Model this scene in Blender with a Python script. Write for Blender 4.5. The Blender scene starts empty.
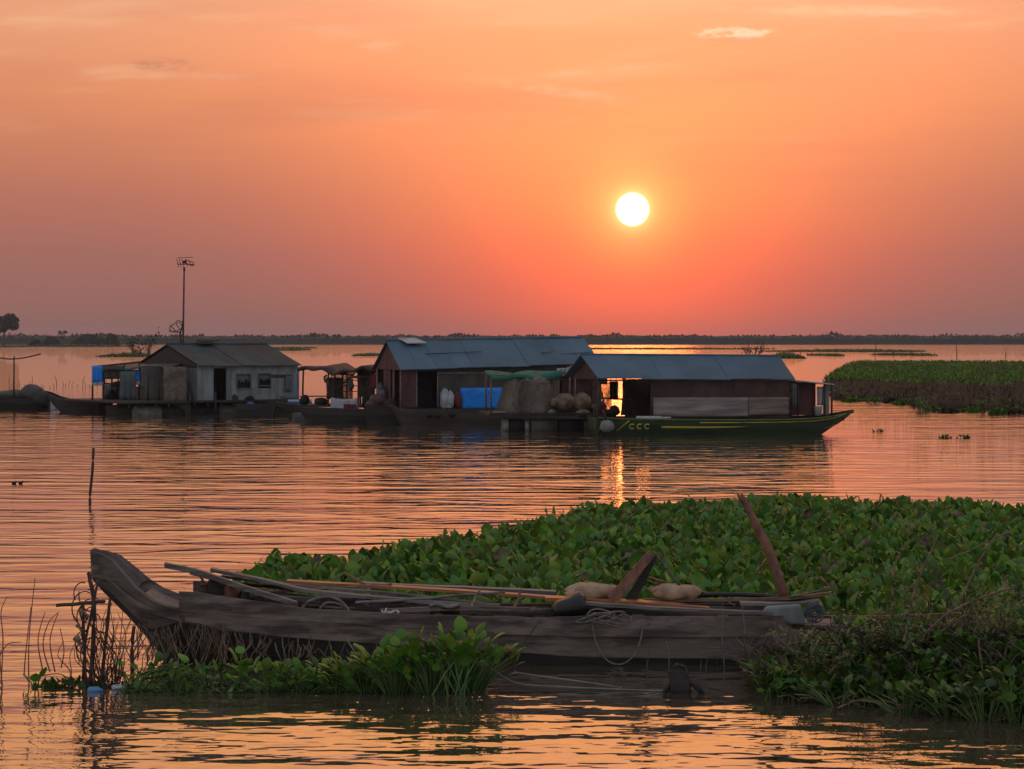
import bpy, math, random
import numpy as np
from mathutils import Vector, Matrix
random.seed(7); rng = np.random.default_rng(11)
R = math.radians
sc = bpy.context.scene
COL = sc.collection
# ------------------------------------------------------------------ camera
F = 2400.0; CH = 3.5; HY = 338.0
cd = bpy.data.cameras.new('camera'); cam = bpy.data.objects.new('camera', cd); COL.objects.link(cam)
cam.location = (0, 0, CH); cam.rotation_euler = (R(90), 0, 0)
cd.sensor_width = 36.0; cd.lens = 36.0*F/1024.0; cd.shift_y = -(384.5-HY)/1024.0
cd.clip_start = 0.5; cd.clip_end = 20000
sc.camera = cam
sc.render.resolution_x = 1024; sc.render.resolution_y = 769
# ------------------------------------------------------------------ view / exposure
sc.view_settings.view_transform = 'Standard'; sc.view_settings.look = 'None'
sc.view_settings.gamma = 1; sc.view_settings.exposure = 0.0; sc.view_settings.use_curve_mapping = False
sc.cycles.max_bounces = 8; sc.cycles.transparent_max_bounces = 12
sc.cycles.sample_clamp_indirect = 8.0; sc.cycles.sample_clamp_direct = 0
sc.cycles.use_denoising = True
SUN_AZ = math.degrees(math.atan((632.5-512)/F)); SUN_EL = math.degrees(math.atan((HY-209.5)/F))
# ------------------------------------------------------------------ world
def lin(c):
    r = []
    for v in c:
        v /= 255.0
        r.append(v/12.92 if v <= 0.04045 else ((v+0.055)/1.055)**2.4)
    return r
world = bpy.data.worlds.new("World"); sc.world = world; world.use_nodes = True
wt = world.node_tree; wt.nodes.clear()
class NT:
    def __init__(s, t): s.t = t; s.N = t.nodes; s.L = t.links
    def n(s, ty, **k):
        o = s.N.new(ty)
        for a, b in k.items(): setattr(o, a, b)
        return o
    def put(s, sock, v):
        if hasattr(v, 'is_output') or isinstance(v, bpy.types.NodeSocket): s.L.new(v, sock)
        elif v is not None: sock.default_value = v
    def m(s, op, a, b=None, c=None, clamp=False):
        o = s.n('ShaderNodeMath', operation=op, use_clamp=clamp)
        s.put(o.inputs[0], a)
        if b is not None: s.put(o.inputs[1], b)
        if c is not None: s.put(o.inputs[2], c)
        return o.outputs[0]
    def ramp(s, f, stops, interp='LINEAR'):
        o = s.n('ShaderNodeValToRGB'); o.color_ramp.interpolation = interp
        e = o.color_ramp.elements
        while len(e) > 1: e.remove(e[0])
        e[0].position = stops[0][0]; e[0].color = (*stops[0][1], 1)
        for p, c in stops[1:]:
            x = e.new(p); x.color = (*c, 1)
        s.put(o.inputs[0], f); return o.outputs[0]
    def mix(s, f, a, b, blend='MIX', clamp=False):
        o = s.n('ShaderNodeMix', data_type='RGBA', blend_type=blend, clamp_result=clamp)
        o.clamp_factor = True
        s.put(o.inputs[0], f)
        s.put(o.inputs[6], a if isinstance(a, bpy.types.NodeSocket) else (*a, 1))
        s.put(o.inputs[7], b if isinstance(b, bpy.types.NodeSocket) else (*b, 1))
        return o.outputs[2]
    def sstep(s, x, a, b):
        o = s.n('ShaderNodeMapRange', interpolation_type='SMOOTHSTEP')
        s.put(o.inputs[0], x); o.inputs[1].default_value = a; o.inputs[2].default_value = b
        return o.outputs[0]
    def noise(s, vec, scale, detail=3, rough=.5):
        o = s.n('ShaderNodeTexNoise'); s.put(o.inputs['Vector'], vec)
        o.inputs['Scale'].default_value = scale; o.inputs['Detail'].default_value = detail
        o.inputs['Roughness'].default_value = rough; return o.outputs['Fac']
W = NT(wt)
tc = W.n('ShaderNodeTexCoord'); sep = W.n('ShaderNodeSeparateXYZ'); W.L.new(tc.outputs['Generated'], sep.inputs[0])
X, Y_, Z = sep.outputs
el = W.m('MULTIPLY', W.m('ARCSINE', W.m('MINIMUM', W.m('MAXIMUM', Z, -1.0), 1.0)), 57.2958)
az = W.m('MULTIPLY', W.m('ARCTAN2', X, Y_), 57.2958)
elc = W.m('MAXIMUM', el, 0.0)
t = W.m('SQRT', W.m('DIVIDE', elc, 90.0))
P = lambda e: math.sqrt(e/90.0)
dusk = [(0, (.44, .38, .37)), (P(8), (.48, .43, .41)), (P(25), (.44, .45, .48)), (P(50), (.34, .40, .49)), (1, (.28, .36, .48))]
side = [(0, lin((141, 99, 94))), (P(.35), lin((143, 101, 95))), (P(2), lin((163, 108, 97))), (P(3.3), lin((183, 115, 97))), (P(4.5), lin((202, 128, 98))),
        (P(5.8), lin((222, 143, 103))), (P(8.1), lin((233, 165, 126))), (P(11), (1.22, .53, .195)), (P(16), (1.28, .54, .19)), (P(28), (.72, .42, .25)), (P(55), (.27, .31, .38)), (1, (.24, .31, .42))]
cent = [(0, lin((202, 100, 84))), (P(.4), (.73, .142, .086)), (P(1.3), (.93, .165, .085)), (P(2.2), (1.10, .215, .090)), (P(3.4), (1.18, .31, .11)), (P(5.4), (1.35, .41, .155)),
        (P(7.2), (1.30, .45, .195)), (P(8.2), (1.35, .56, .28)), (P(11), (1.75, .68, .22)), (P(16), (1.7, .64, .20)), (P(28), (.80, .45, .26)), (P(55), (.27, .31, .38)), (1, (.24, .31, .42))]
cs = W.ramp(t, side); cc = W.ramp(t, cent); ck = W.ramp(t, dusk)
daz = W.m('SUBTRACT', az, SUN_AZ)
sg = W.m('ADD', W.m('MULTIPLY', W.m('MINIMUM', elc, 12.0), .55), 5.0)
g = W.m('EXPONENT', W.m('MULTIPLY', W.m('POWER', W.m('ABSOLUTE', W.m('DIVIDE', daz, sg)), 2.0), -1.0))
skyc = W.mix(g, cs, cc)
# duskier sky away from the sun
aaz = W.m('ABSOLUTE', az)
back = W.sstep(aaz, 25.0, 95.0)
skyc = W.mix(back, skyc, ck)
# sun aureole and disc
sd = Vector((math.sin(R(SUN_AZ))*math.cos(R(SUN_EL)), math.cos(R(SUN_AZ))*math.cos(R(SUN_EL)), math.sin(R(SUN_EL))))
dp = W.n('ShaderNodeVectorMath', operation='DISTANCE'); W.L.new(tc.outputs['Generated'], dp.inputs[0]); dp.inputs[1].default_value = sd
ang = W.m('MULTIPLY', dp.outputs['Value'], 57.2958)
def gauss(v, s_): return W.m('EXPONENT', W.m('MULTIPLY', W.m('POWER', W.m('DIVIDE', v, s_), 2.0), -1.0))
g1 = gauss(ang, 2.6); g2 = gauss(ang, 1.0)
def scaled(col, f):
    o = W.n('ShaderNodeVectorMath', operation='SCALE'); o.inputs[0].default_value = col; W.put(o.inputs['Scale'], f); return o.outputs[0]
def add(a, b): return W.mix(1.0, a, b, 'ADD')
skyc = add(skyc, scaled((.45, .055, .004), g1))
skyc = add(skyc, scaled((.40, .24, .06), g2))
# wisps of cloud
cmb = W.n('ShaderNodeCombineXYZ'); W.put(cmb.inputs[0], W.m('MULTIPLY', az, .16)); W.put(cmb.inputs[1], W.m('MULTIPLY', W.m('SUBTRACT', el, W.m('MULTIPLY', az, .035)), 1.25))
n1 = W.noise(cmb.outputs[0], 1.0, 6, .55)
wis = W.m('MULTIPLY', W.sstep(n1, .53, .80), W.sstep(el, 3.5, 7.0))
skyc = W.mix(W.m('MULTIPLY', wis, .55), skyc, (1.0, .62, .36))
cmb2 = W.n('ShaderNodeCombineXYZ'); W.put(cmb2.inputs[0], W.m('MULTIPLY', az, .10)); W.put(cmb2.inputs[1], W.m('MULTIPLY', el, .8)); cmb2.inputs[2].default_value = 4.3
n2 = W.noise(cmb2.outputs[0], 1.0, 4, .5)
skyc = W.mix(W.m('MULTIPLY', W.sstep(n2, .48, .75), W.m('MULTIPLY', W.sstep(el, 2.0, 5.0), .22)), skyc, (.50, .17, .13))
def cloudlet(skyc, px, py, wx, wy, col, amt, slope=0.0, lo=.40, hi=.62, sc_=1.0):
    a0 = math.degrees(math.atan((px-512)/F)); e0 = math.degrees(math.atan((HY-py)/F)); k = 57.2958/F
    u = W.m('DIVIDE', W.m('SUBTRACT', az, a0), wx*k)
    v = W.m('DIVIDE', W.m('SUBTRACT', W.m('SUBTRACT', el, e0), W.m('MULTIPLY', W.m('SUBTRACT', az, a0), slope)), wy*k)
    m = W.m('EXPONENT', W.m('MULTIPLY', W.m('ADD', W.m('POWER', W.m('ABSOLUTE', u), 2.6), W.m('POWER', W.m('ABSOLUTE', v), 2.0)), -1.0))
    c = W.n('ShaderNodeCombineXYZ'); W.put(c.inputs[0], W.m('MULTIPLY', az, 1.7*sc_)); W.put(c.inputs[1], W.m('MULTIPLY', el, 5.0*sc_)); c.inputs[2].default_value = px*.013
    nn = W.sstep(W.m('MULTIPLY', W.noise(c.outputs[0], 1.6, 5, .6), W.m('ADD', .35, W.m('MULTIPLY', m, .85))), lo, hi)
    return W.mix(W.m('MULTIPLY', W.m('MULTIPLY', nn, m), amt), skyc, col)
skyc = cloudlet(skyc, 735, 34, 46, 9, (1.15, .72, .43), 1.2, 0, .36, .66)
skyc = cloudlet(skyc, 735, 41, 36, 4, (.80, .38, .22), .6, 0, .35, .55)
skyc = cloudlet(skyc, 165, 68, 42, 9, (.50, .20, .15), .6, 0, .25, .75)
skyc = cloudlet(skyc, 205, 78, 60, 6, (.95, .46, .30), .3, 0, .22, .75)
skyc = cloudlet(skyc, 565, 92, 90, 8, (1.1, .60, .34), .40, -.13, .22, .72)
skyc = cloudlet(skyc, 380, 46, 26, 9, (1.05, .58, .36), .35, 0.1, .30, .7)
skyc = cloudlet(skyc, 850, 14, 130, 7, (1.2, .66, .37), .55, -.03, .15, .7)
skyc = add(skyc, scaled((.5, .95, .35), gauss(ang, .36)))
disc = W.m('SUBTRACT', 1.0, W.sstep(ang, .36, .42))
skyc = add(skyc, scaled((6.0, 1.9, 1.05), disc))
bg = W.n('ShaderNodeBackground'); W.L.new(skyc, bg.inputs[0]); bg.inputs[1].default_value = 1.0
# a little of the physical twilight sky for the part of the dome away from the sun
nis = W.n('ShaderNodeTexSky'); nis.sky_type = 'NISHITA'; nis.sun_disc = False; nis.sun_elevation = R(SUN_EL); nis.sun_rotation = R(SUN_AZ)
bg2 = W.n('ShaderNodeBackground'); W.L.new(nis.outputs[0], bg2.inputs[0]); W.put(bg2.inputs[1], W.m('MULTIPLY', W.m('MULTIPLY', W.sstep(el, 15.0, 60.0), W.sstep(el, 0.0, 10.0)), .06))
ads = W.n('ShaderNodeAddShader'); W.L.new(bg.outputs[0], ads.inputs[0]); W.L.new(bg2.outputs[0], ads.inputs[1])
wo = W.n('ShaderNodeOutputWorld'); W.L.new(ads.outputs[0], wo.inputs[0])
world.cycles.sampling_method = 'MANUAL'; world.cycles.sample_map_resolution = 2048
# ------------------------------------------------------------------ sun (dim: it hangs in thick evening haze)
sl = bpy.data.lights.new('sun', 'SUN'); so = bpy.data.objects.new('sun', sl); COL.objects.link(so)
sl.energy = 0.030; sl.color = (1.0, .24, .05); sl.angle = R(3.0)
so.rotation_euler = (-sd).to_track_quat('-Z', 'Y').to_euler(); so.location = sd*500

# ------------------------------------------------------------------ materials
def mat(name, c1, c2=None, rough=.7, scale=3.0, stretch=(1, 1, 1), bump=.0, bscale=12, island=.0, metal=0.0, spec=.4, detail=5, lo=.35, hi=.65, trans=0, third=None):
    m = bpy.data.materials.new(name); m.use_nodes = True; t = NT(m.node_tree)
    b = t.N['Principled BSDF']; b.inputs['Roughness'].default_value = rough; b.inputs['Metallic'].default_value = metal
    b.inputs['Specular IOR Level'].default_value = spec
    co = t.n('ShaderNodeTexCoord'); mp = t.n('ShaderNodeMapping'); mp.inputs['Scale'].default_value = stretch
    t.L.new(co.outputs['Object'], mp.inputs[0])
    c2 = c2 or tuple(x*.6 for x in c1)
    nz = t.noise(mp.outputs[0], scale, detail, .6)
    col = t.mix(t.sstep(nz, lo, hi), c1, c2)
    if third:
        nz3 = t.noise(mp.outputs[0], scale*.37, 4, .6); col = t.mix(t.sstep(nz3, .52, .66), col, third)
    if island:
        ge = t.n('ShaderNodeNewGeometry'); r = ge.outputs['Random Per Island']
        hs = t.n('ShaderNodeHueSaturation'); t.L.new(col, hs.inputs['Color'])
        t.put(hs.inputs['Value'], t.m('ADD', 1-island, t.m('MULTIPLY', r, 2*island)))
        t.put(hs.inputs['Hue'], t.m('ADD', .5-island*.06, t.m('MULTIPLY', t.m('FRACT', t.m('MULTIPLY', r, 7.13)), island*.12)))
        col = hs.outputs[0]
    t.L.new(col, b.inputs['Base Color'])
    if bump:
        nb = t.noise(mp.outputs[0], bscale, 6, .65)
        bn = t.n('ShaderNodeBump'); bn.inputs['Strength'].default_value = 1; bn.inputs['Distance'].default_value = bump
        t.L.new(nb, bn.inputs['Height']); t.L.new(bn.outputs[0], b.inputs['Normal'])
    if trans:
        tr = t.n('ShaderNodeBsdfTranslucent'); t.L.new(col, tr.inputs[0])
        ms = t.n('ShaderNodeMixShader'); ms.inputs[0].default_value = trans
        t.L.new(b.outputs[0], ms.inputs[1]); t.L.new(tr.outputs[0], ms.inputs[2])
        t.L.new(ms.outputs[0], t.N['Material Output'].inputs[0])
    return m
M = {}
M['oldwood'] = mat('weathered_grey_wood', (.225, .180, .155), (.070, .055, .047), .75, 2.6, (.6, 1.6, 3.2), .014, 9, 0, spec=.3, third=(.14, .125, .10))
M['oldwood_dark'] = mat('dark_wood', (.04, .032, .028), (.018, .015, .014), .7, 3, (.4, 2, 4), .01, 9)
M['prow'] = mat('prow_grey_paint_wood', (.10, .10, .11), (.055, .052, .055), .95, 3, (.6, 2, 2), .008, 12, spec=.1)
M['plankgrey'] = mat('silvered_plank', (.22, .20, .19), (.09, .075, .068), .65, 3, (.5, 6, 6), .006, 20)
M['plankblue'] = mat('bluish_plank', (.15, .18, .22), (.08, .09, .11), .55, 3, (.5, 6, 6), .006, 20)
M['plankorange'] = mat('orange_brown_wood', (.42, .17, .07), (.22, .09, .045), .45, 3, (.5, 8, 8), .004, 20)
M['rustwood'] = mat('red_brown_wood', (.26, .115, .075), (.12, .058, .045), .75, 5, (2, 2, 1), .01, 14)
M['bamboo'] = mat('dry_bamboo', (.22, .15, .09), (.10, .065, .045), .5, 4, (1, 4, 4), 0, 12, .25)
M['twig'] = mat('dry_twig', (.085, .060, .045), (.035, .025, .02), .8, 6, island=.35)
M['deadtwig'] = mat('pale_dead_stem', (.24, .175, .115), (.09, .06, .042), .8, 6, island=.4)
M['stem'] = mat('green_petiole', (.11, .19, .045), (.05, .11, .03), .5, 4, island=.3)
M['leaf'] = mat('hyacinth_leaf', (.130, .265, .024), (.065, .165, .020), .42, 2, island=.48, spec=.38, trans=.30)
M['leaf_far'] = mat('hyacinth_leaf_cooler', (.09, .215, .030), (.055, .14, .026), .46, 2, island=.5, spec=.34, trans=.30)
M['leaf_yel'] = mat('yellow_green_leaf', (.16, .20, .035), (.09, .14, .03), .5, 2, island=.4, trans=.3)
M['leaf_dark'] = mat('dark_leaf', (.085, .16, .032), (.045, .09, .022), .45, 2, island=.5, trans=.2)
M['grass'] = mat('bank_green', (.12, .215, .026), (.060, .135, .020), .6, .15, island=.4, trans=.2, spec=.12)
M['deadgrass'] = mat('bank_dead', (.085, .060, .045), (.040, .031, .025), .9, .3, island=.5, spec=.05)
M['bankbase'] = mat('bank_peat', (.05, .036, .027), (.028, .021, .016), .95, .5, bump=.05, bscale=2, spec=.03)
M['matbase'] = mat('mat_roots', (.018, .028, .012), (.012, .016, .009), .95, 2, spec=.03)
M['roof'] = mat('blue_grey_tin_roof', (.076, .138, .190), (.060, .108, .150), .6, .6, (1, 1, 1), .02, 1.2, .10, spec=.22, third=(.082, .118, .14))
M['roofgreen'] = mat('dull_green_tin_roof', (.040, .064, .070), (.026, .042, .046), .65, .9, (1, 1, 1), .02, 1.2, .14, spec=.15, third=(.045, .040, .036))
M['roofpale'] = mat('pale_tin', (.42, .42, .44), (.28, .29, .32), .5, 1.5)
M['wallgrey'] = mat('pale_grey_board', (.235, .265, .28), (.14, .16, .165), .7, 1.4, (2, 2, .6), 0, 12, .10)
M['wallslate'] = mat('slate_board', (.10, .125, .13), (.065, .08, .085), .7, 1.4, (1, 1, 1), 0, 12, .15)
M['wallmaroon'] = mat('maroon_board', (.105, .04, .045), (.05, .022, .026), .7, 1.6, (1, 1, .5), 0, 12, .2)
M['wallolive'] = mat('olive_board', (.075, .075, .06), (.045, .045, .04), .7, 1.6, (1, 1, .5), 0, 12, .12)
M['wallred'] = mat('red_brown_board', (.085, .048, .038), (.045, .026, .022), .7, 1.6, (1, 1, .5), 0, 12, .12)
M['wallblue'] = mat('blue_corrugated', (.17, .21, .30), (.10, .13, .18), .5, 2, island=.15)
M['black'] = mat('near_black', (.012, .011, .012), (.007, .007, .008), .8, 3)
M['blacksheen'] = mat('black_plastic', (.02, .02, .022), (.01, .01, .011), .4, 3, bump=.02, bscale=5)
M['bluetarp'] = mat('blue_tarp', (.008, .28, .90), (.006, .20, .72), .45, 1.8, bump=.06, bscale=2.5)
M['whitetarp'] = mat('off_white_sheet', (.42, .44, .48), (.27, .28, .31), .7, 2.5, bump=.05, bscale=3)
M['beigetarp'] = mat('beige_grey_sheet', (.30, .265, .245), (.19, .17, .165), .75, 1.4, (.5, 1, 3), .06, 2.2)
M['browntarp'] = mat('brown_sheet', (.26, .20, .165), (.16, .125, .11), .75, 1.4, (.5, 1, 3), .06, 2.2)
M['redcloth'] = mat('dark_red_cloth', (.16, .022, .03), (.08, .015, .02), .8, 4)
M['sack'] = mat('beige_sack', (.50, .35, .24), (.30, .20, .14), .9, 5, bump=.035, bscale=9, spec=.1)
M['bundle'] = mat('straw_bundle', (.31, .21, .145), (.15, .10, .075), .95, 3, bump=.10, bscale=5, spec=.05)
M['drum'] = mat('pale_drum', (.21, .205, .18), (.12, .12, .105), .6, 3)
M['concrete'] = mat('grey_box', (.20, .20, .215), (.12, .12, .13), .7, 4, bump=.01)
M['hull'] = mat('dark_hull', (.042, .036, .033), (.025, .022, .02), .65, 1.5, (.3, 1, 3))
M['hullbrown'] = mat('olive_brown_hull', (.10, .085, .065), (.06, .05, .042), .65, 1.2, (.3, 1, 3))
M['hullgreen'] = mat('green_black_hull', (.034, .070, .028), (.020, .036, .020), .55, 1.1, (.4, 1, 2.4), spec=.25, third=(.050, .050, .030))
M['yellow'] = mat('yellow_paint', (.62, .48, .04), (.20, .19, .04), .5, 1.6, lo=.45, hi=.75)
M['olivepaint'] = mat('olive_paint', (.17, .20, .05), (.10, .13, .04), .5, 3)
M['stripeblue'] = mat('blue_paint', (.05, .10, .32), (.04, .07, .22), .5, 3)
M['rope'] = mat('grey_rope', (.24, .21, .18), (.13, .11, .10), .9, 20)
M['metal'] = mat('dull_metal', (.06, .05, .05), (.035, .03, .03), .5, 5)
M['forest'] = mat('far_forest', (.030, .038, .022), (.02, .026, .018), .9, .05, island=.3)
M['forestgreen'] = mat('far_green', (.05, .075, .03), (.035, .055, .025), .9, .05, island=.3)
M['plasticblue'] = mat('blue_plastic', (.10, .25, .50), (.08, .2, .4), .35, 5)
M['plasticwhite'] = mat('white_plastic', (.55, .58, .62), (.42, .45, .48), .35, 5)
def netmat(name, c, lo, hi, sc_=25, amax=.85, amin=.25):
    m = mat(name, c, tuple(x*.7 for x in c), .9, 2); t = NT(m.node_tree); b = t.N['Principled BSDF']
    co = t.n('ShaderNodeTexCoord'); nz = t.noise(co.outputs['Object'], sc_, 2, .5)
    n2_ = t.noise(co.outputs['Object'], 1.2, 3, .5)
    a = t.m('ADD', amin, t.m('MULTIPLY', t.sstep(t.m('ADD', t.m('MULTIPLY', nz, .5), t.m('MULTIPLY', n2_, .5)), lo, hi), amax-amin))
    t.L.new(a, b.inputs['Alpha']); return m
M['net'] = netmat('brown_fishing_net', (.26, .22, .18), .40, .58)
M['netgreen'] = netmat('green_fishing_net', (.035, .17, .115), .30, .5, amin=.5, amax=.95)
# water
wm = bpy.data.materials.new('lake_water'); wm.use_nodes = True; t_ = NT(wm.node_tree); b = t_.N['Principled BSDF']
b.inputs['Base Color'].default_value = (.072, .055, .038, 1); b.inputs['Roughness'].default_value = .02; b.inputs['IOR'].default_value = 1.36
co = t_.n('ShaderNodeTexCoord')
def mapped(sx, sy, rz=0, off=(0, 0, 0)):
    mp = t_.n('ShaderNodeMapping'); mp.inputs['Scale'].default_value = (sx, sy, 1); mp.inputs['Rotation'].default_value = (0, 0, R(rz)); mp.inputs['Location'].default_value = off
    t_.L.new(co.outputs['Object'], mp.inputs[0]); return mp.outputs[0]
h1 = t_.noise(mapped(.085, .42, 2), 1.0, 2, .45)       # long swell lines
h2 = t_.noise(mapped(.52, 1.25, -4, (7, 3, 0)), 1.0, 2, .45)   # ripples
h3 = t_.noise(mapped(1.9, 3.3, 5, (1, 9, 0)), 1.0, 2, .5)    # fine
h4 = t_.noise(mapped(.02, .05, 0, (31, 5, 0)), 1.0, 2, .5)    # breeze patches
patch = t_.sstep(h4, .36, .64)
h = t_.m('ADD', t_.m('MULTIPLY', h1, .050), t_.m('MULTIPLY', t_.m('MULTIPLY', h2, .036), t_.m('ADD', .55, t_.m('MULTIPLY', patch, .8))))
sxyz = t_.n('ShaderNodeSeparateXYZ'); t_.L.new(co.outputs['Object'], sxyz.inputs[0])
openw = t_.sstep(sxyz.outputs[1], 100.0, 190.0)      # the open lake is choppier than the sheltered water between the boats
h = t_.m('ADD', h, t_.m('MULTIPLY', t_.m('MULTIPLY', h3, .0115), t_.m('ADD', .45, t_.m('MULTIPLY', patch, .8))))
h = t_.m('ADD', h, t_.m('MULTIPLY', t_.m('MULTIPLY', t_.noise(mapped(.9, 1.7, 8, (3, 5, 0)), 1.0, 3, .6), .075), openw))
# thin sharp wavelets riding on the swell near the boats
rn = t_.noise(mapped(.20, .62, 1, (11, 2, 0)), 1.0, 3, .45)
mid = t_.m('MULTIPLY', t_.m('SUBTRACT', 1.0, openw), t_.sstep(sxyz.outputs[1], 24.0, 38.0))
near = t_.m('SUBTRACT', 1.0, t_.sstep(sxyz.outputs[1], 22.5, 34.0))
rd = t_.m('EXPONENT', t_.m('MULTIPLY', t_.m('POWER', t_.m('ABSOLUTE', t_.m('DIVIDE', t_.m('SUBTRACT', rn, .5), .05)), 2.0), -1.0))
h = t_.m('ADD', h, t_.m('MULTIPLY', t_.m('MULTIPLY', rd, .014), mid))
h = t_.m('ADD', h, t_.m('MULTIPLY', t_.m('MULTIPLY', t_.noise(mapped(1.5, 2.3, 9, (4, 4, 0)), 1.0, 2, .45), .030), near))
bn = t_.n('ShaderNodeBump'); bn.inputs['Strength'].default_value = 1; bn.inputs['Distance'].default_value = 1.0
t_.L.new(h, bn.inputs['Height']); t_.L.new(bn.outputs[0], b.inputs['Normal'])
gl = t_.n('ShaderNodeBsdfGlossy'); gl.inputs['Roughness'].default_value = .02; gl.inputs['Color'].default_value = (1, 1, 1, 1); t_.L.new(bn.outputs[0], gl.inputs['Normal'])
mxs = t_.n('ShaderNodeMixShader'); mxs.inputs[0].default_value = .24; t_.L.new(b.outputs[0], mxs.inputs[1]); t_.L.new(gl.outputs[0], mxs.inputs[2]); t_.L.new(mxs.outputs[0], t_.N['Material Output'].inputs[0])
# ------------------------------------------------------------------ geometry helpers
def at(px, py, Y): return Vector(((px-512)*Y/F, Y, CH-(py-HY)*Y/F))
def zat(py, Y): return CH-(py-HY)*Y/F
def yw(py): return CH*F/(py-HY)       # distance of a water-level pixel row
class MB:
    def __init__(s): s.v = []; s.f = []; s.sm = []
    def quad(s, a, b, c, d):
        i = len(s.v); s.v += [tuple(a), tuple(b), tuple(c), tuple(d)]; s.f.append((i, i+1, i+2, i+3)); s.sm.append(0)
    def hexa(s, p):      # 8 corners: bottom 4, top 4
        i = len(s.v); s.v += [tuple(q) for q in p]
        for f in ((0, 3, 2, 1), (4, 5, 6, 7), (0, 1, 5, 4), (1, 2, 6, 5), (2, 3, 7, 6), (3, 0, 4, 7)):
            s.f.append(tuple(i+k for k in f)); s.sm.append(0)
    def slab(s, c4, n):
        c4 = [Vector(q) for q in c4]; s.hexa(c4+[q+n for q in c4])
    def box(s, c, d, rz=0):
        c = Vector(c); mt = Matrix.Rotation(rz, 3, 'Z'); hx, hy, hz = d[0]/2, d[1]/2, d[2]/2
        s.hexa([c+mt@Vector(q) for q in ((-hx, -hy, -hz), (hx, -hy, -hz), (hx, hy, -hz), (-hx, hy, -hz), (-hx, -hy, hz), (hx, -hy, hz), (hx, hy, hz), (-hx, hy, hz))])
    def tube(s, pts, r, n=6, flat=1.0, cap=True):
        pts = [Vector(q) for q in pts]
        rs = r if isinstance(r, (list, tuple)) else [r]*len(pts)
        i0 = len(s.v); up = Vector((0, 0, 1))
        for k, q in enumerate(pts):
            d = (pts[min(k+1, len(pts)-1)]-pts[max(k-1, 0)])
            d = d.normalized() if d.length > 1e-9 else Vector((1, 0, 0))
            a = d.cross(up)
            if a.length < .05: a = d.cross(Vector((1, 0, 0)))
            a.normalize(); b_ = a.cross(d).normalized()
            for j in range(n):
                th = 2*math.pi*j/n + math.pi/n
                s.v.append(tuple(q+(a*math.cos(th)+b_*math.sin(th)*flat)*rs[k]))
        for k in range(len(pts)-1):
            for j in range(n):
                s.f.append((i0+k*n+j, i0+k*n+(j+1) % n, i0+(k+1)*n+(j+1) % n, i0+(k+1)*n+j)); s.sm.append(1 if n > 4 else 0)
        if cap:
            s.f.append(tuple(i0+j for j in range(n))[::-1]); s.sm.append(0)
            s.f.append(tuple(i0+(len(pts)-1)*n+j for j in range(n))); s.sm.append(0)
    def lathe(s, c, prof, n=14, sx=1, sy=1):   # prof: (r, z)
        i0 = len(s.v); c = Vector(c)
        for r, z in prof:
            for j in range(n):
                th = 2*math.pi*j/n; s.v.append((c.x+r*sx*math.cos(th), c.y+r*sy*math.sin(th), c.z+z))
        for k in range(len(prof)-1):
            for j in range(n):
                s.f.append((i0+k*n+j, i0+k*n+(j+1) % n, i0+(k+1)*n+(j+1) % n, i0+(k+1)*n+j)); s.sm.append(1)
        s.f.append(tuple(i0+j for j in range(n))[::-1]); s.sm.append(0)
        s.f.append(tuple(i0+(len(prof)-1)*n+j for j in range(n))); s.sm.append(0)
    def blob(s, c, rad, n=14, m=9, jit=.06, seed=0, rz=0):
        rr = random.Random(seed); i0 = len(s.v); c = Vector(c); mt = Matrix.Rotation(rz, 3, 'Z')
        ph = [rr.uniform(0, 6.28) for _ in range(6)]
        for k in range(m+1):
            la = -math.pi/2+math.pi*k/m
            for j in range(n):
                lo_ = 2*math.pi*j/n
                w = 1+jit*(math.sin(3*lo_+ph[0]+2*la)+math.sin(5*la+ph[1]+lo_*2)+.6*math.sin(7*lo_+ph[2]))
                s.v.append(tuple(c+mt@Vector((rad[0]*math.cos(la)*math.cos(lo_)*w, rad[1]*math.cos(la)*math.sin(lo_)*w, rad[2]*math.sin(la)*w))))
        for k in range(m):
            for j in range(n):
                s.f.append((i0+k*n+j, i0+k*n+(j+1) % n, i0+(k+1)*n+(j+1) % n, i0+(k+1)*n+j)); s.sm.append(1)
    def grid(s, rows, smooth=1):
        i0 = len(s.v); w = len(rows[0])
        for r_ in rows: s.v += [tuple(q) for q in r_]
        for k in range(len(rows)-1):
            for j in range(w-1):
                s.f.append((i0+k*w+j, i0+k*w+j+1, i0+(k+1)*w+j+1, i0+(k+1)*w+j)); s.sm.append(smooth)
def link(name, me, parent=None, loc=(0, 0, 0)):
    o = bpy.data.objects.new(name, me); COL.objects.link(o); o.location = loc
    if parent: o.parent = parent
    return o
def mesh_obj(name, mb, m, root=None, loc=None, bevel=0, solid=0, label=None, parent=None):
    """root: the thing's Empty; parent: a part to hang a sub-part on (parts sit at the thing's origin)"""
    base = Vector(root.location) if root is not None else (Vector(loc) if loc is not None else None)
    if base is None:
        a = np.array(mb.v); base = Vector(((a[:, 0].min()+a[:, 0].max())/2, (a[:, 1].min()+a[:, 1].max())/2, a[:, 2].min()))
    me = bpy.data.meshes.new(name)
    me.from_pydata([(v[0]-base.x, v[1]-base.y, v[2]-base.z) for v in mb.v], [], mb.f); me.update()
    me.polygons.foreach_set('use_smooth', [bool(x) for x in mb.sm])
    me.materials.append(M[m] if isinstance(m, str) else m)
    o = link(name, me, parent or root, (0, 0, 0) if (root is not None) else base)
    if bevel:
        bv = o.modifiers.new('bevel', 'BEVEL'); bv.width = bevel; bv.segments = 2; bv.limit_method = 'ANGLE'
    if solid:
        s_ = o.modifiers.new('solid', 'SOLIDIFY'); s_.thickness = solid; s_.offset = 0
    if label: o['label'] = label
    return o
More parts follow.
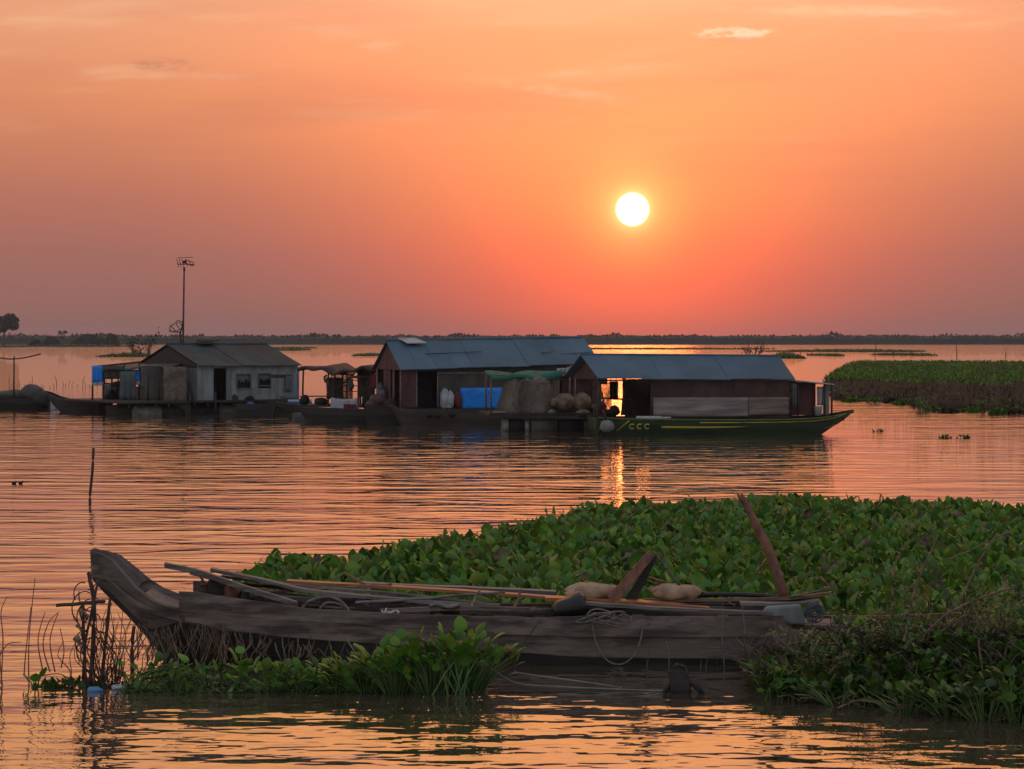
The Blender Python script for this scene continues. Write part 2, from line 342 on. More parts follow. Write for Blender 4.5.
def tag(o, label=None, cat=None, group=None, kind=None):
    if label: o['label'] = label
    if cat: o['category'] = cat
    if group: o['group'] = group
    if kind: o['kind'] = kind
    return o
def thing(name, label, cat, loc, group=None):
    e = bpy.data.objects.new(name, None); COL.objects.link(e); e.location = loc; e.empty_display_size = .3
    return tag(e, label, cat, group)
def single(name, mb, m, label, cat, group=None, **k):
    return tag(mesh_obj(name, mb, m, **k), label, cat, group)
def curve_pts(pts, n=6, jit=0, rr=random):
    """catmull-rom through pts"""
    pts = [Vector(q) for q in pts]; out = []
    for i in range(len(pts)-1):
        p0 = pts[max(i-1, 0)]; p1 = pts[i]; p2 = pts[i+1]; p3 = pts[min(i+2, len(pts)-1)]
        for k in range(n):
            u = k/n
            q = .5*((2*p1)+(-p0+p2)*u+(2*p0-5*p1+4*p2-p3)*u*u+(-p0+3*p1-3*p2+p3)*u**3)
            if jit: q = q+Vector((rr.uniform(-jit, jit), rr.uniform(-jit, jit), rr.uniform(-jit, jit)))
            out.append(q)
    out.append(pts[-1]); return out
# ---- vectorised leaves
def leaf_template(nu=5, nv=3):
    vs = []; fs = []
    for i in range(nu):
        u = i/(nu-1)
        w = (math.sin(math.pi*min(1, (u**.82*.93+.035)))**.62)*.5
        for j in range(nv):
            v = (j/(nv-1)-.5)*2
            vs.append((v*w, 0.10*v*v*1.0-.10*math.sin(u*math.pi), u))     # x across, y normal (cupped), z along
    for i in range(nu-1):
        for j in range(nv-1):
            a = i*nv+j; fs.append((a, a+1, a+nv+1, a+nv))
    return np.array(vs), np.array(fs)
LT, LF = leaf_template()
BT = np.array([(-.5, 0, 0), (.5, 0, 0), (.38, .04, .35), (-.38, .04, .35), (.22, .12, .7), (-.22, .12, .7), (0, .25, 1.0), (0.01, .25, 1.0)]); BF = np.array([(0, 1, 2, 3), (3, 2, 4, 5), (5, 4, 6, 7)])
def leaves_arrays(base, yaw, tilt, size, width, T=LT, FA=LF, roll=None):
    """base Nx3; tilt: angle from vertical; returns verts, faces"""
    n = len(base); k = len(T)
    v = T[None].repeat(n, 0)*np.stack([width, size, size], 1)[:, None, :]
    ct, st = np.cos(tilt)[:, None], np.sin(tilt)[:, None]
    y = v[..., 1]*ct - v[..., 2]*st*-1; z = v[..., 2]*ct - v[..., 1]*st
    x = v[..., 0]
    if roll is not None:
        cr, sr = np.cos(roll)[:, None], np.sin(roll)[:, None]
        x, z = x*cr+z*sr, -x*sr+z*cr
    cy, sy = np.cos(yaw)[:, None], np.sin(yaw)[:, None]
    out = np.stack([x*cy-y*sy, x*sy+y*cy, z], -1)+base[:, None, :]
    f = FA[None]+(np.arange(n)*k)[:, None, None]
    return out.reshape(-1, 3), f.reshape(-1, 4)
def stems_arrays(a, b, r):
    """3-sided bent prisms from a to b"""
    n = len(a); mid = (a+b)/2; mid[:, 2] += (b[:, 2]-a[:, 2])*.18
    ring = []
    for p, s_ in ((a, 1.2), (mid, 1.0), (b, .6)):
        for j in range(3):
            th = 2*math.pi*j/3; o = np.stack([np.cos(th)*r*s_, np.sin(th)*r*s_, np.zeros(n)], 1); ring.append(p+o)
    v = np.stack(ring, 1)
    fs = [(k*3+j, k*3+(j+1) % 3, (k+1)*3+(j+1) % 3, (k+1)*3+j) for k in range(2) for j in range(3)]
    f = np.array(fs)[None]+(np.arange(n)*9)[:, None, None]
    return v.reshape(-1, 3), f.reshape(-1, 4)
def np_obj(name, parts, mats, parent=None, loc=(0, 0, 0), smooth=True):
    """parts: list of (verts, quads, material index)"""
    V = []; Fq = []; MI = []; off = 0
    for v, f, mi in parts:
        V.append(v); Fq.append(f+off); MI.append(np.full(len(f), mi)); off += len(v)
    V = np.concatenate(V)-np.array(loc)[None]; Fq = np.concatenate(Fq); MI = np.concatenate(MI)
    me = bpy.data.meshes.new(name); me.vertices.add(len(V)); me.vertices.foreach_set('co', V.astype(np.float32).ravel())
    me.loops.add(len(Fq)*4); me.loops.foreach_set('vertex_index', Fq.astype(np.int32).ravel())
    me.polygons.add(len(Fq)); me.polygons.foreach_set('loop_start', np.arange(len(Fq), dtype=np.int32)*4)
    for m_ in mats: me.materials.append(M[m_])
    me.polygons.foreach_set('material_index', MI.astype(np.int32)); me.polygons.foreach_set('use_smooth', np.full(len(Fq), smooth))
    me.update(calc_edges=True); me.validate()
    return link(name, me, parent, (0, 0, 0) if parent else loc)
def pts_in_poly(poly, n):
    poly = np.array(poly); x0, y0 = poly.min(0); x1, y1 = poly.max(0); out = []
    while sum(len(o) for o in out) < n:
        p = np.stack([rng.uniform(x0, x1, n), rng.uniform(y0, y1, n)], 1); ins = np.zeros(n, bool); j = len(poly)-1
        for i in range(len(poly)):
            xi, yi = poly[i]; xj, yj = poly[j]
            c = ((yi > p[:, 1]) != (yj > p[:, 1])) & (p[:, 0] < (xj-xi)*(p[:, 1]-yi)/(yj-yi+1e-12)+xi)
            ins ^= c; j = i
        out.append(p[ins])
    return np.concatenate(out)[:n]

# ================================================================== WATER + HAZE
mb = MB(); mb.quad((-1400, -60, 0), (1400, -60, 0), (1400, 2500, 0), (-1400, 2500, 0))
w_ = mesh_obj('water', mb, 'oldwood', loc=(0, 0, 0)); w_.data.materials.clear(); w_.data.materials.append(wm); tag(w_, kind='structure')
HAZE = True
if HAZE:
    mb = MB(); mb.box((0, 1230, 7.0), (2900, 2700, 16.0))
    hz = mesh_obj('haze', mb, 'black', loc=(0, 0, 0)); tag(hz, kind='stuff'); hz.data.materials.clear()
    hm = bpy.data.materials.new('evening_haze'); hm.use_nodes = True; ht = NT(hm.node_tree); ht.N.clear()
    pv = ht.n('ShaderNodeVolumePrincipled'); pv.inputs['Color'].default_value = (.80, .80, .90, 1); pv.inputs['Density'].default_value = .00013; pv.inputs['Anisotropy'].default_value = .1
    oo = ht.n('ShaderNodeOutputMaterial'); ht.L.new(pv.outputs[0], oo.inputs['Volume']); hz.data.materials.append(hm)

# ================================================================== FAR SHORE
def forest():
    mb = MB(); x = -460
    rows = [[], [], [], []]
    for x in np.arange(-520, 521, 4.0):
        h = 4.5+.15*math.sin(x*.013)+rng.uniform(-.3, .3)
        y0 = 1290+3*math.sin(x*.03)
        rows[0].append((x, y0, -.3)); rows[1].append((x+rng.uniform(-1, 1), y0+3, h*.75)); rows[2].append((x, y0+14, h)); rows[3].append((x, y0+60, h*.9))
    mb.grid(rows, 0)
    o = mesh_obj('far_forest', mb, 'forest', loc=(0, 1290, 0)); tag(o, kind='stuff')
    n = 34000; x = rng.uniform(-515, 515, n); y = 1290+3*np.sin(x*.03)+rng.uniform(2, 45, n)
    hh = 4.9+.35*np.sin(x*.11+1)*np.sin(x*.047)+.3*np.sin(x*.37)*np.sin(x*.21+2)+.25*np.sin(x*.9)
    for c_, w_, a_ in [(rng.uniform(-515, 515), rng.uniform(1.5, 6), rng.uniform(.25, 1.1)) for _ in range(55)]: hh = hh+a_*np.clip(1-((x-c_)/w_)**2, 0, 1)
    z = hh*rng.random(n)**.45; b_ = np.column_stack([x, y, z-.6]); sz = rng.uniform(.6, 1.5, n)
    v, f = leaves_arrays(b_, rng.uniform(0, 6.28, n), rng.uniform(-.4, 1.4, n), sz, sz*rng.uniform(.6, 1.2, n), BT, BF)
    o = np_obj('far_forest', [(v, f, 0)], ['forest'], None, (0, 0, 0), False); tag(o, kind='stuff')
forest()
def tuft_mass(name, cx, cy, lx, ly, h, n, mats, label, cat, kind=None, size=.5, group=None, parent=None, base=True):
    """low leafy mass on water, elongated in x"""
    th = rng.uniform(0, 6.283, n); rr = np.sqrt(rng.random(n))
    wob = 1+.12*np.sin(th*3+cx)+.08*np.sin(th*7)
    px = cx+np.cos(th)*rr*lx*wob; py = cy+np.sin(th)*rr*ly*wob
    hh = h*(1-rr**3)*rng.uniform(.55, 1.05, n)
    b_ = np.stack([px, py, np.maximum(hh-size*.6, 0)], 1)
    parts = []
    v, f = leaves_arrays(b_, rng.uniform(0, 6.28, n), rng.uniform(.1, 1.1, n), rng.uniform(.6, 1.2, n)*size, rng.uniform(.5, 1.0, n)*size, BT if size > .25 else BT, BF)
    parts.append((v, f, 0))
    if base:
        k = 40; vs = [(cx, cy, h*.55)]; 
        for rf, hf in ((.6, .5), (.92, .25), (1.0, -.1)):
            for j in range(k):
                a = 6.283*j/k; w2 = 1+.12*math.sin(a*3+cx)+.08*math.sin(a*7)
                vs.append((cx+math.cos(a)*lx*w2*rf, cy+math.sin(a)*ly*w2*rf, h*hf if hf > 0 else -.15))
        fs = [(0, 1+j, 1+(j+1) % k, 0) for j in range(0)]
        for r_ in range(2):
            for j in range(k): fs.append((1+r_*k+j, 1+(r_+1)*k+j, 1+(r_+1)*k+(j+1) % k, 1+r_*k+(j+1) % k))
        for j in range(0, k, 2): fs.append((0, 1+j, 1+(j+1) % k, 1+(j+2) % k))
        parts.append((np.array(vs), np.array(fs), 1))
    o = np_obj(name, parts, [mats, 'matbase'], None, (cx, cy, 0), smooth=False)
    return tag(o, label, cat, group, kind)
# thin floating weed strips far out on the lake: (px centre, waterline py, half width px, height m)
strips = [(76, 346.6, 62, 1.1, 'leaf_dark', 'long low dark islet below the far left shrubs'),
          (12, 347.0, 14, .7, 'leaf_dark', 'dark islet at the foot of the lone left tree'),
          (131, 356.4, 26, .8, 'leaf_dark', 'green weed raft behind the ridge of the left floating house'),
          (288, 348.4, 26, .35, 'leaf_dark', 'thin pale weed line right of the left house ridge'),
          (284, 350.4, 27, .35, 'leaf_dark', 'dark weed line just above the left house roof end'),
          (371, 355.6, 16, .5, 'leaf_dark', 'short weed raft left of the middle house gable'),
          (660, 349.2, 105, .45, 'leaf_dark', 'very long thin weed line above the houseboat roof'),
          (786, 358.0, 14, 1.1, 'leaf_dark', 'stubby weed raft right of the houseboat roof'),
          (850, 351.6, 80, .75, 'leaf_dark', 'long weed raft beyond the green bank'),
          (905, 355.2, 28, .5, 'leaf_dark', 'narrow weed raft close behind the green bank'),
          (826, 355.6, 14, .4, 'leaf_dark', 'tiny weed raft at the tip of the green bank')]
for (px, py, hw, h, m_, lb) in strips:
    Y = yw(py); s_ = Y/F
    tuft_mass('weed_raft', (px-512)*s_, Y, hw*s_, max(3, .035*Y), h, int(260+hw*14), m_, lb, 'weed raft', size=.02*math.sqrt(Y)+.1, group='weed rafts far out on the lake')
def leafy_tree(name, px, py, Y, h, crown, trunk_r, label, cat, n=900, seed=1, matl='forest', lumps=5, flat=.7):
    base = at(px, py, Y); base.z = 0; rr = random.Random(seed)
    e = thing(name, label, cat, base)
    mb = MB(); top = base+Vector((crown*.1, 0, h*.6))
    mb.tube(curve_pts([base-Vector((0, 0, .3)), base+Vector((crown*.06, 0, h*.3)), top], 4), [trunk_r*(1-.05*i) for i in range(9)], 7)
    cs_ = []
    for i in range(lumps):
        a = rr.uniform(0, 6.28); c = top+Vector((math.cos(a)*crown*rr.uniform(.25, .75), math.sin(a)*crown*.6, rr.uniform(-.15, .4)*h)); c.z = min(c.z, h*.86); cs_.append(c)
        mb.tube([top-Vector((0, 0, h*.2)), (top+c)/2+Vector((0, 0, -.05*h)), c], [trunk_r*.55, trunk_r*.35, trunk_r*.12], 5)
    mesh_obj('trunk', mb, 'twig', e)
    B = []
    for i in range(n):
        c = cs_[i % lumps]; d = Vector((rr.gauss(0, 1), rr.gauss(0, 1), rr.gauss(0, .7))); d.normalize(); d *= rr.random()**.45*crown*.5
        B.append((c.x+d.x, c.y+d.y, c.z+d.z*flat))
    B = np.array(B); sz = crown*.16
    v, f = leaves_arrays(B, rng.uniform(0, 6.28, n), rng.uniform(-.5, 1.6, n), rng.uniform(.6, 1.3, n)*sz, rng.uniform(.5, 1.1, n)*sz, BT, BF)
    np_obj('crown', [(v, f, 0)], [matl], e, base, False)
    return e
leafy_tree('tree', 3, 346, 1050, 14.2, 5.6, .55, 'lone tall dark tree at the far left edge of the lake', 'tree', 4200, 3, lumps=8)
leafy_tree('tree', 62, 346, 1040, 7.0, 2.2, .3, 'small round tree rising above the far left shrubs', 'tree', 600, 5)
for i, (px, w_px, h, lb) in enumerate([(90, 21, 4.3, 'broad rounded green shrub mass on the far left islet'), (52, 9, 3.2, 'small dark shrub at the left end of the far islet'),
                                       (112, 7, 4.3, 'upright shrub at the right end of the far left islet'), (36, 6, 2.2, 'low shrub near the lone left tree')]):
    Y = 1060; c = at(px, 346, Y)
    tuft_mass('shrub', c.x, Y, w_px*Y/F, 5, h*1.25, 900, 'forestgreen' if i == 0 else 'forest', lb, 'shrub', size=1.1)
# bare waterside bushes
def twig_bush(name, base, h, spread, n, m_, label, cat, seed=0, depth=3, r0=.02, leaf=None, leafn=0, leafs=.05, group=None, lean=(0, 0, 0)):
    rr = random.Random(seed); e = thing(name, label, cat, base, group); mb = MB(); tips = []
    def grow(p, d, L, r, lv):
        pts = [p]; q = Vector(p)
        for k in range(3):
            d = (d+Vector((rr.uniform(-.3, .3), rr.uniform(-.3, .3), rr.uniform(-.12, .2)))).normalized(); q = q+d*L/3; pts.append(q.copy())
        mb.tube(pts, [r, r*.85, r*.65, r*.45], 4 if lv else 5, cap=False); tips.extend(pts[1:])
        if lv < depth-1:
            for k in range(rr.choice((2, 3))):
                s_ = pts[rr.choice((1, 2, 3))]
                grow(s_, (d+Vector((rr.uniform(-.9, .9), rr.uniform(-.9, .9), rr.uniform(-.3, .5)))).normalized(), L*rr.uniform(.45, .7), r*.5, lv+1)
    for i in range(n):
        a = rr.uniform(0, 6.28); rd = rr.random()**.5*spread
        p = Vector(base)+Vector((math.cos(a)*rd*.5, math.sin(a)*rd*.4, -.05))
        grow(p, Vector((math.cos(a)*rd/h*.9+lean[0], math.sin(a)*rd/h*.6+lean[1], 1+lean[2])).normalized(), h*rr.uniform(.45, .75), r0*rr.uniform(.6, 1.2), 0)
    mesh_obj('branches', mb, m_, e)
    if leaf:
        T = np.array([tuple(rr.choice(tips)) for _ in range(leafn)])+rng.normal(0, leafs*.6, (leafn, 3))
        v, f = leaves_arrays(T, rng.uniform(0, 6.28, leafn), rng.uniform(0, 1.8, leafn), rng.uniform(.6, 1.3, leafn)*leafs, rng.uniform(.4, .8, leafn)*leafs, BT, BF)
        np_obj('foliage', [(v, f, 0)], [leaf], e, base, False)
    return e
twig_bush('bush', at(145, 356, 470)*1, 4.2, 5.0, 12, 'twig', 'sparse round bush on the weed raft behind the left house', 'bush', 4, r0=.09, leaf='forest', leafn=260, leafs=.5)
twig_bush('bush', Vector(((752-512)*480/F, 480, 0)), 3.2, 3.4, 14, 'twig', 'spiky bare bush above the middle of the houseboat roof', 'bush', 8, r0=.08, leaf='forest', leafn=120, leafs=.4)
for i, (px, py0, py1, lb) in enumerate([(876, 343, 358, 'thin stake beyond the green bank, third from the right edge'), (956, 343.5, 359, 'leaning stake near the right edge beyond the green bank'),
                                        (1006, 347, 358, 'short stake at the far right beyond the bank'), (893, 350, 356, 'short stake on the narrow weed raft'), (800, 347, 356, 'short stake left of the green bank tip')]):
    Y = yw(py1); a = at(px-1+2*(i % 2), py1+1, Y); c = at(px, py0, Y); mb = MB(); mb.tube([a-Vector((0, 0, .5)), (a+c)/2+Vector((.05*i, 0, 0)), c], [.09, .08, .05], 5)
    single('stake', mb, 'twig', lb, 'stake', 'stakes standing beyond the bank')
# row of thin fish-trap stakes, left
for i in range(26):
    px = 8+i*4.1+rng.uniform(-1.5, 1.5); 
    if px > 114: continue
    Y = yw(388+rng.uniform(-1.5, 1.5)); hgt = rng.uniform(.15, .55) if i % 6 else .85
    a = Vector(((px-512)*Y/F, Y, -.2)); mb = MB(); mb.tube([a, a+Vector((rng.uniform(-.08, .08), 0, hgt*.6+.2)), a+Vector((rng.uniform(-.2, .2), 0, hgt+.2))], [.025, .022, .015], 4)
    single('fence_stake', mb, 'twig', 'one of the thin fish trap stakes in the water left of the houses', 'stake', 'row of fish trap stakes')

# ================================================================== GREEN BANK (right, mid distance)
def bank():
    def X_(px, Y): return (px-512)*Y/F
    near = [(832, 136), (868, 134), (905, 132), (914, 121), (960, 118), (1024, 112), (1110, 108), (1250, 104)]
    far = [(1250, 300), (1100, 318), (1000, 325), (930, 330), (860, 328), (848, 300), (835, 230), (823, 185), (827, 155)]
    poly = [(X_(p, Y), Y) for p, Y in near+far]
    # base sheet with a rim
    import mathutils
    c = (X_(960, 190), 190); mb = MB(); k = len(poly)
    def P3(f_, z):
        return [(c[0]+(x-c[0])*f_, c[1]+(y-c[1])*f_, z+.06*math.sin(i*2.1)) for i, (x, y) in enumerate(poly)]
    rings = [[(x, y, -.3) for x, y in poly], P3(.997, .12), P3(.97, .26), P3(.85, .33), P3(.5, .36), P3(.02, .36)]
    mb.grid([r_+[r_[0]] for r_ in rings], 1)
    o = mesh_obj('bank', mb, 'bankbase', loc=(c[0], c[1], 0)); tag(o, kind='structure')
    n = 26000; p = pts_in_poly(poly, n*3)
    # favour the near part, where it shows
    keep = rng.random(len(p)) < np.clip((150/p[:, 1])**1.5, .0, 1); p = p[keep][:n]
    bd = 172+10*np.sin(p[:, 0]*.35)+6*np.sin(p[:, 0]*1.1)
    g_ = p[p[:, 1] > bd]; d_ = p[p[:, 1] <= bd+8]
    b_ = np.column_stack([g_, np.full(len(g_), .28)]); m = len(g_)
    v, f = leaves_arrays(b_, rng.uniform(0, 6.28, m), rng.uniform(.05, .9, m), rng.uniform(.2, .45, m), rng.uniform(.12, .3, m), BT, BF)
    o = np_obj('bank_grass', [(v, f, 0)], ['grass'], None, (0, 0, 0), False); tag(o, kind='stuff')
    m = len(d_); b_ = np.column_stack([d_, rng.uniform(.0, .25, m)])
    v, f = leaves_arrays(b_, rng.uniform(0, 6.28, m), rng.uniform(.1, 1.5, m), rng.uniform(.15, .55, m), rng.uniform(.05, .16, m), BT, BF)
    s2 = d_[rng.random(m) < .14]; q = len(s2)
    v2, f2 = leaves_arrays(np.column_stack([s2, np.full(q, .2)]), rng.uniform(0, 6.28, q), rng.uniform(.2, 1.2, q), rng.uniform(.15, .4, q), rng.uniform(.12, .3, q), BT, BF)
    o = np_obj('dead_weeds', [(v, f, 0), (v2, f2, 1)], ['deadgrass', 'grass'], None, (0, 0, 0), False); tag(o, kind='stuff')
bank()
for i, (px, py, h, s_) in enumerate([(918, 409, .75, 2), (925, 411, .5, 3), (873, 402, .4, 5), (985, 413, .8, 7)]):
    Y = yw(py+1); b0 = Vector(((px-512)*Y/F, Y, 0))
    twig_bush('bush', b0, h, .6, 7, 'twig', ['tallest dark bush at the left corner of the brown bank front', 'small dark bush beside the bank corner bush', 'tiny bush at the water edge of the bank left end', 'dark bush on the bank front near the right edge'][i], 'bush', 20+i, r0=.02, leaf='leaf_dark', leafn=160, leafs=.11)
for i, (px, py) in enumerate([(838, 399.5), (852, 401.5), (872, 401), (890, 402.5), (903, 404), (932, 411), (948, 412.5), (972, 412), (998, 414), (1016, 414)]):
    Y = yw(py); c = Vector(((px-512)*Y/F, Y, 0)); tuft_mass('floating_weed', c.x, Y, .35+.3*((i*7) % 5)/4, .35, .32, 110, 'grass' if i % 3 else 'deadgrass', 'ragged weed clump at the edge of the right bank, %s from the left' % ('first second third fourth fifth sixth seventh eighth ninth tenth'.split()[i]), 'weed clump', size=.2, base=False, group='weed clumps along the bank edge')
for i, (px, py) in enumerate([(945, 438), (963, 438), (880, 432), (936, 410)]):
    Y = yw(py); c = Vector(((px-512)*Y/F, Y, 0))
    tuft_mass('floating_weed', c.x, Y, .22+.05*i, .12, .16, 26, 'leaf_dark', ['small weed clump adrift right of the houseboat, left one of the close pair', 'small weed clump adrift, right one of the close pair', 'tiny weed clump adrift just right of the houseboat prow', 'tiny weed clump adrift under the bank corner'][i], 'weed clump', size=.12, base=False)

# ================================================================== FLOATING HOUSES
class Facade:
    """vertical plane through two ground points given as (column, distance)"""
    def __init__(s, pl, Yl, pr, Yr):
        s.a = Vector(((pl-512)*Yl/F, Yl)); s.b = Vector(((pr-512)*Yr/F, Yr)); s.d = (s.b-s.a).normalized(); s.n = Vector((-s.d.y, s.d.x)); s.Ym = (Yl+Yr)/2
    def U(s, px):
        k = (px-512)/F; # point a+u*d has x = k*y
        return (k*s.a.y-s.a.x)/(s.d.x-k*s.d.y)
    def P(s, px, z, off=0):
        q = s.a+s.d*s.U(px)+s.n*off; return Vector((q.x, q.y, z))
    def Z(s, py, px=None):
        Y = s.Ym if px is None else (s.a+s.d*s.U(px)).y
        return CH-(py-HY)*Y/F
    def N(s, k=1): return Vector((s.n.x*k, s.n.y*k, 0))
    def wall(s, mb, x0, x1, y0, y1, off=0, th=.05, planks=0, horiz=False, jz=.0):
        z1, z0 = s.Z(y0), s.Z(y1)
        if not planks: mb.slab([s.P(x0, z0, off), s.P(x1, z0, off), s.P(x1, z1, off), s.P(x0, z1, off)], s.N(th)); return
        for i in range(planks):
            o = off+rng.uniform(-.02, .02)
            if horiz:
                a, b_ = z0+(z1-z0)*i/planks, z0+(z1-z0)*(i+1)/planks-.004; xa, xb = x0, x1
            else:
                a, b_ = z0, z1+rng.uniform(-jz, jz); xa, xb = x0+(x1-x0)*i/planks, x0+(x1-x0)*(i+1)/planks-.02
            mb.slab([s.P(xa, a, o), s.P(xb, a, o), s.P(xb, b_, o), s.P(xa, b_, o)], s.N(th))
def roof_slope(mb, e0, e1, r1, r0, sheets, th=.03, sag=.02):
    """sheets between eave line e0-e1 and ridge line r0-r1"""
    for i in range(sheets):
        u0, u1 = i/sheets, (i+1)/sheets; lift = Vector((0, 0, rng.uniform(0, .02)))
        a, b_ = e0.lerp(e1, u0), e0.lerp(e1, u1+.006); c, d = r0.lerp(r1, u1+.006), r0.lerp(r1, u0)
        ov = (a-d).normalized()*rng.uniform(-.03, .05); a = a+ov; b_ = b_+ov
        s1 = Vector((0, 0, -sag*rng.random())); m0, m1 = (a+d)/2+s1, (b_+c)/2+s1
        mb.slab([q+lift for q in (a, b_, m1, m0)], Vector((0, 0, th))); mb.slab([q+lift for q in (m0, m1, c, d)], Vector((0, 0, th)))
def hull_mesh(mb, st, th=.0):
    """st: list of stations (centre Vector xy+dir n, half beam top, half beam bottom, z top, z bottom). closed top deck"""
    rows = []
    for c, n, bt, bb, zt, zb in st:
        rows.append([(c.x-n.x*bt, c.y-n.y*bt, zt), (c.x-n.x*(bt*.93), c.y-n.y*bt*.93, (zt*2+zb)/3), (c.x-n.x*bb, c.y-n.y*bb, zb), (c.x+n.x*bb, c.y+n.y*bb, zb), (c.x+n.x*(bt*.93), c.y+n.y*bt*.93, (zt*2+zb)/3), (c.x+n.x*bt, c.y+n.y*bt, zt),
                     (c.x+n.x*bt*.88, c.y+n.y*bt*.88, zt), (c.x+n.x*bt*.85, c.y+n.y*bt*.85, zt-.10), (c.x-n.x*bt*.85, c.y-n.y*bt*.85, zt-.10), (c.x-n.x*bt*.88, c.y-n.y*bt*.88, zt), (c.x-n.x*bt, c.y-n.y*bt, zt)])
    mb.grid(rows, 0)
    for k in (0, -1):
        i = len(mb.v); mb.v += rows[k][:10]; mb.f.append(tuple(range(i, i+10)) if k else tuple(range(i+9, i-1, -1))); mb.sm.append(0)
def boat_hull(mb, Fc, xs, tops, bots, beam, zoff=0, flare=.6, pinch=(0, 0)):
    """Fc facade = near side; xs columns, tops/bots pixel rows; hull extends inward by beam"""
    st = []; n = len(xs)
    for i, x in enumerate(xs):
        k = 1.0
        if pinch[0] and i < pinch[0]: k = (.12, .5, .8, .95)[min(3, i+4-pinch[0])] if pinch[0] <= 4 else 1
        if pinch[1] and i >= n-pinch[1]: k = (.12, .5, .8, .95)[min(3, n-1-i)]
        cc_ = Fc.a+Fc.d*Fc.U(x)+Fc.n*(beam/2); Y = (Fc.a+Fc.d*Fc.U(x)).y
        st.append((cc_, Fc.n, beam/2*k, beam/2*k*flare, CH-(tops[i]-HY)*Y/F, (lambda z_: z_ if z_ > .21 else -.15)(CH-(bots[i]-HY)*Y/F)))
    hull_mesh(mb, st)

# ---------------- house A (left)
FA = Facade(198, 110.5, 298, 113.5)
ra = FA.P(198, 0); A = thing('floating_house', 'green roofed grey floating house with dark door and two windows, leftmost of the houses', 'floating house', ra)
WA = 6.2
zr, ze = CH-(345.2-HY)*113/F, CH-(366.5-HY)*111/F
el_, er_ = FA.P(197, ze, -.25), FA.P(299, ze, -.25)
bl_, br_ = FA.P(197, ze, -.25)+FA.N(WA+.5), FA.P(299, ze, -.25)+FA.N(WA+.5)
rl_, rr_ = (el_+bl_)/2, (er_+br_)/2; rl_.z = rr_.z = zr
mb = MB(); roof_slope(mb, el_, er_, rr_, rl_, 7); roof_slope(mb, bl_, br_, rr_, rl_, 7); mb.tube([rl_+Vector((0, 0, .04)), rr_+Vector((0, 0, .04))], .07, 6)
rfA = mesh_obj('roof', mb, 'roofgreen', A)
mb = MB(); c = (rl_+rr_)*.5+(rl_-rr_)*.12; mb.box(c+Vector((0, -.1, .12)), (.7, .5, .12), .5); mb.box(c+Vector((.1, -.1, .22)), (1.1, .3, .05), .3); mesh_obj('roof_vent', mb, 'metal', A, parent=rfA)
mb = MB()
FA.wall(mb, 198, 213.5, 365, 399.5, 0, .06, 3); FA.wall(mb, 213.5, 226.5, 365, 368, .01, .05); FA.wall(mb, 226.5, 236, 365, 399.5, 0, .06, 2); FA.wall(mb, 236, 298, 365, 374, 0, .06); FA.wall(mb, 236, 271, 388.3, 399.5, 0, .06, 4)
FA.wall(mb, 251, 258, 374, 388.3, 0, .06); FA.wall(mb, 271, 292, 374, 399.5, 0, .06, 3)
mesh_obj('front_wall', mb, 'wallgrey', A)
mb = MB(); FA.wall(mb, 292.2, 299, 368, 399.5, -.01, .05, 6); mesh_obj('corrugated_panel', mb, 'wallblue', A)
mb = MB()   # left end wall with an opening, back wall and right end wall
z0, zt_ = FA.Z(399.5), ze-.05
def endwall(mb, Fc, px, o0, o1, z0, z1, th=.05, planks=5):
    for i in range(planks):
        a = o0+(o1-o0)*i/planks; b_ = o0+(o1-o0)*(i+1)/planks-.01
        q0, q1 = Fc.P(px, z0, a), Fc.P(px, z0, b_); j = rng.uniform(-.012, .012)
        dv = Vector((Fc.d.x, Fc.d.y, 0)); q0 = q0+dv*j; q1 = q1+dv*j
        mb.slab([q0, q1, Vector((q1.x, q1.y, z1)), Vector((q0.x, q0.y, z1))], dv*th)
endwall(mb, FA, 198.3, .05, 1.5, z0, zt_); endwall(mb, FA, 198.3, 3.0, WA, z0, zt_, planks=6); endwall(mb, FA, 198.3, 1.5, 3.0, z0, z0+.35, planks=3)
mesh_obj('end_wall', mb, 'wallslate', A)
mb = MB(); endwall(mb, FA, 298, .05, WA, z0, zt_); mesh_obj('end_wall', mb, 'wallslate', A)
mb = MB(); FA.wall(mb, 199, 298, 367, 399.5, WA, .05, 14); mesh_obj('back_wall', mb, 'wallslate', A)
for px in (198.2, 297):     # gables
    mb = MB(); a, b_ = FA.P(px, ze, 0), FA.P(px, ze, WA); c = (a+b_)/2; c.z = zr-.05; dv = Vector((FA.d.x, FA.d.y, 0))*.06
    i = len(mb.v); mb.v += [tuple(q) for q in (a, b_, c, a+dv, b_+dv, c+dv)]; mb.f += [(0, 1, 2), (5, 4, 3), (0, 3, 4, 1), (1, 4, 5, 2), (2, 5, 3, 0)]; mb.sm += [0]*5
    mesh_obj('gable', mb, 'oldwood_dark', A)
mb = MB(); FA.wall(mb, 213.6, 226.4, 368, 399.5, .9, .04); mesh_obj('door_shade_sheet', mb, 'black', A)  # near-black sheet set back in the doorway, standing for the dark inside
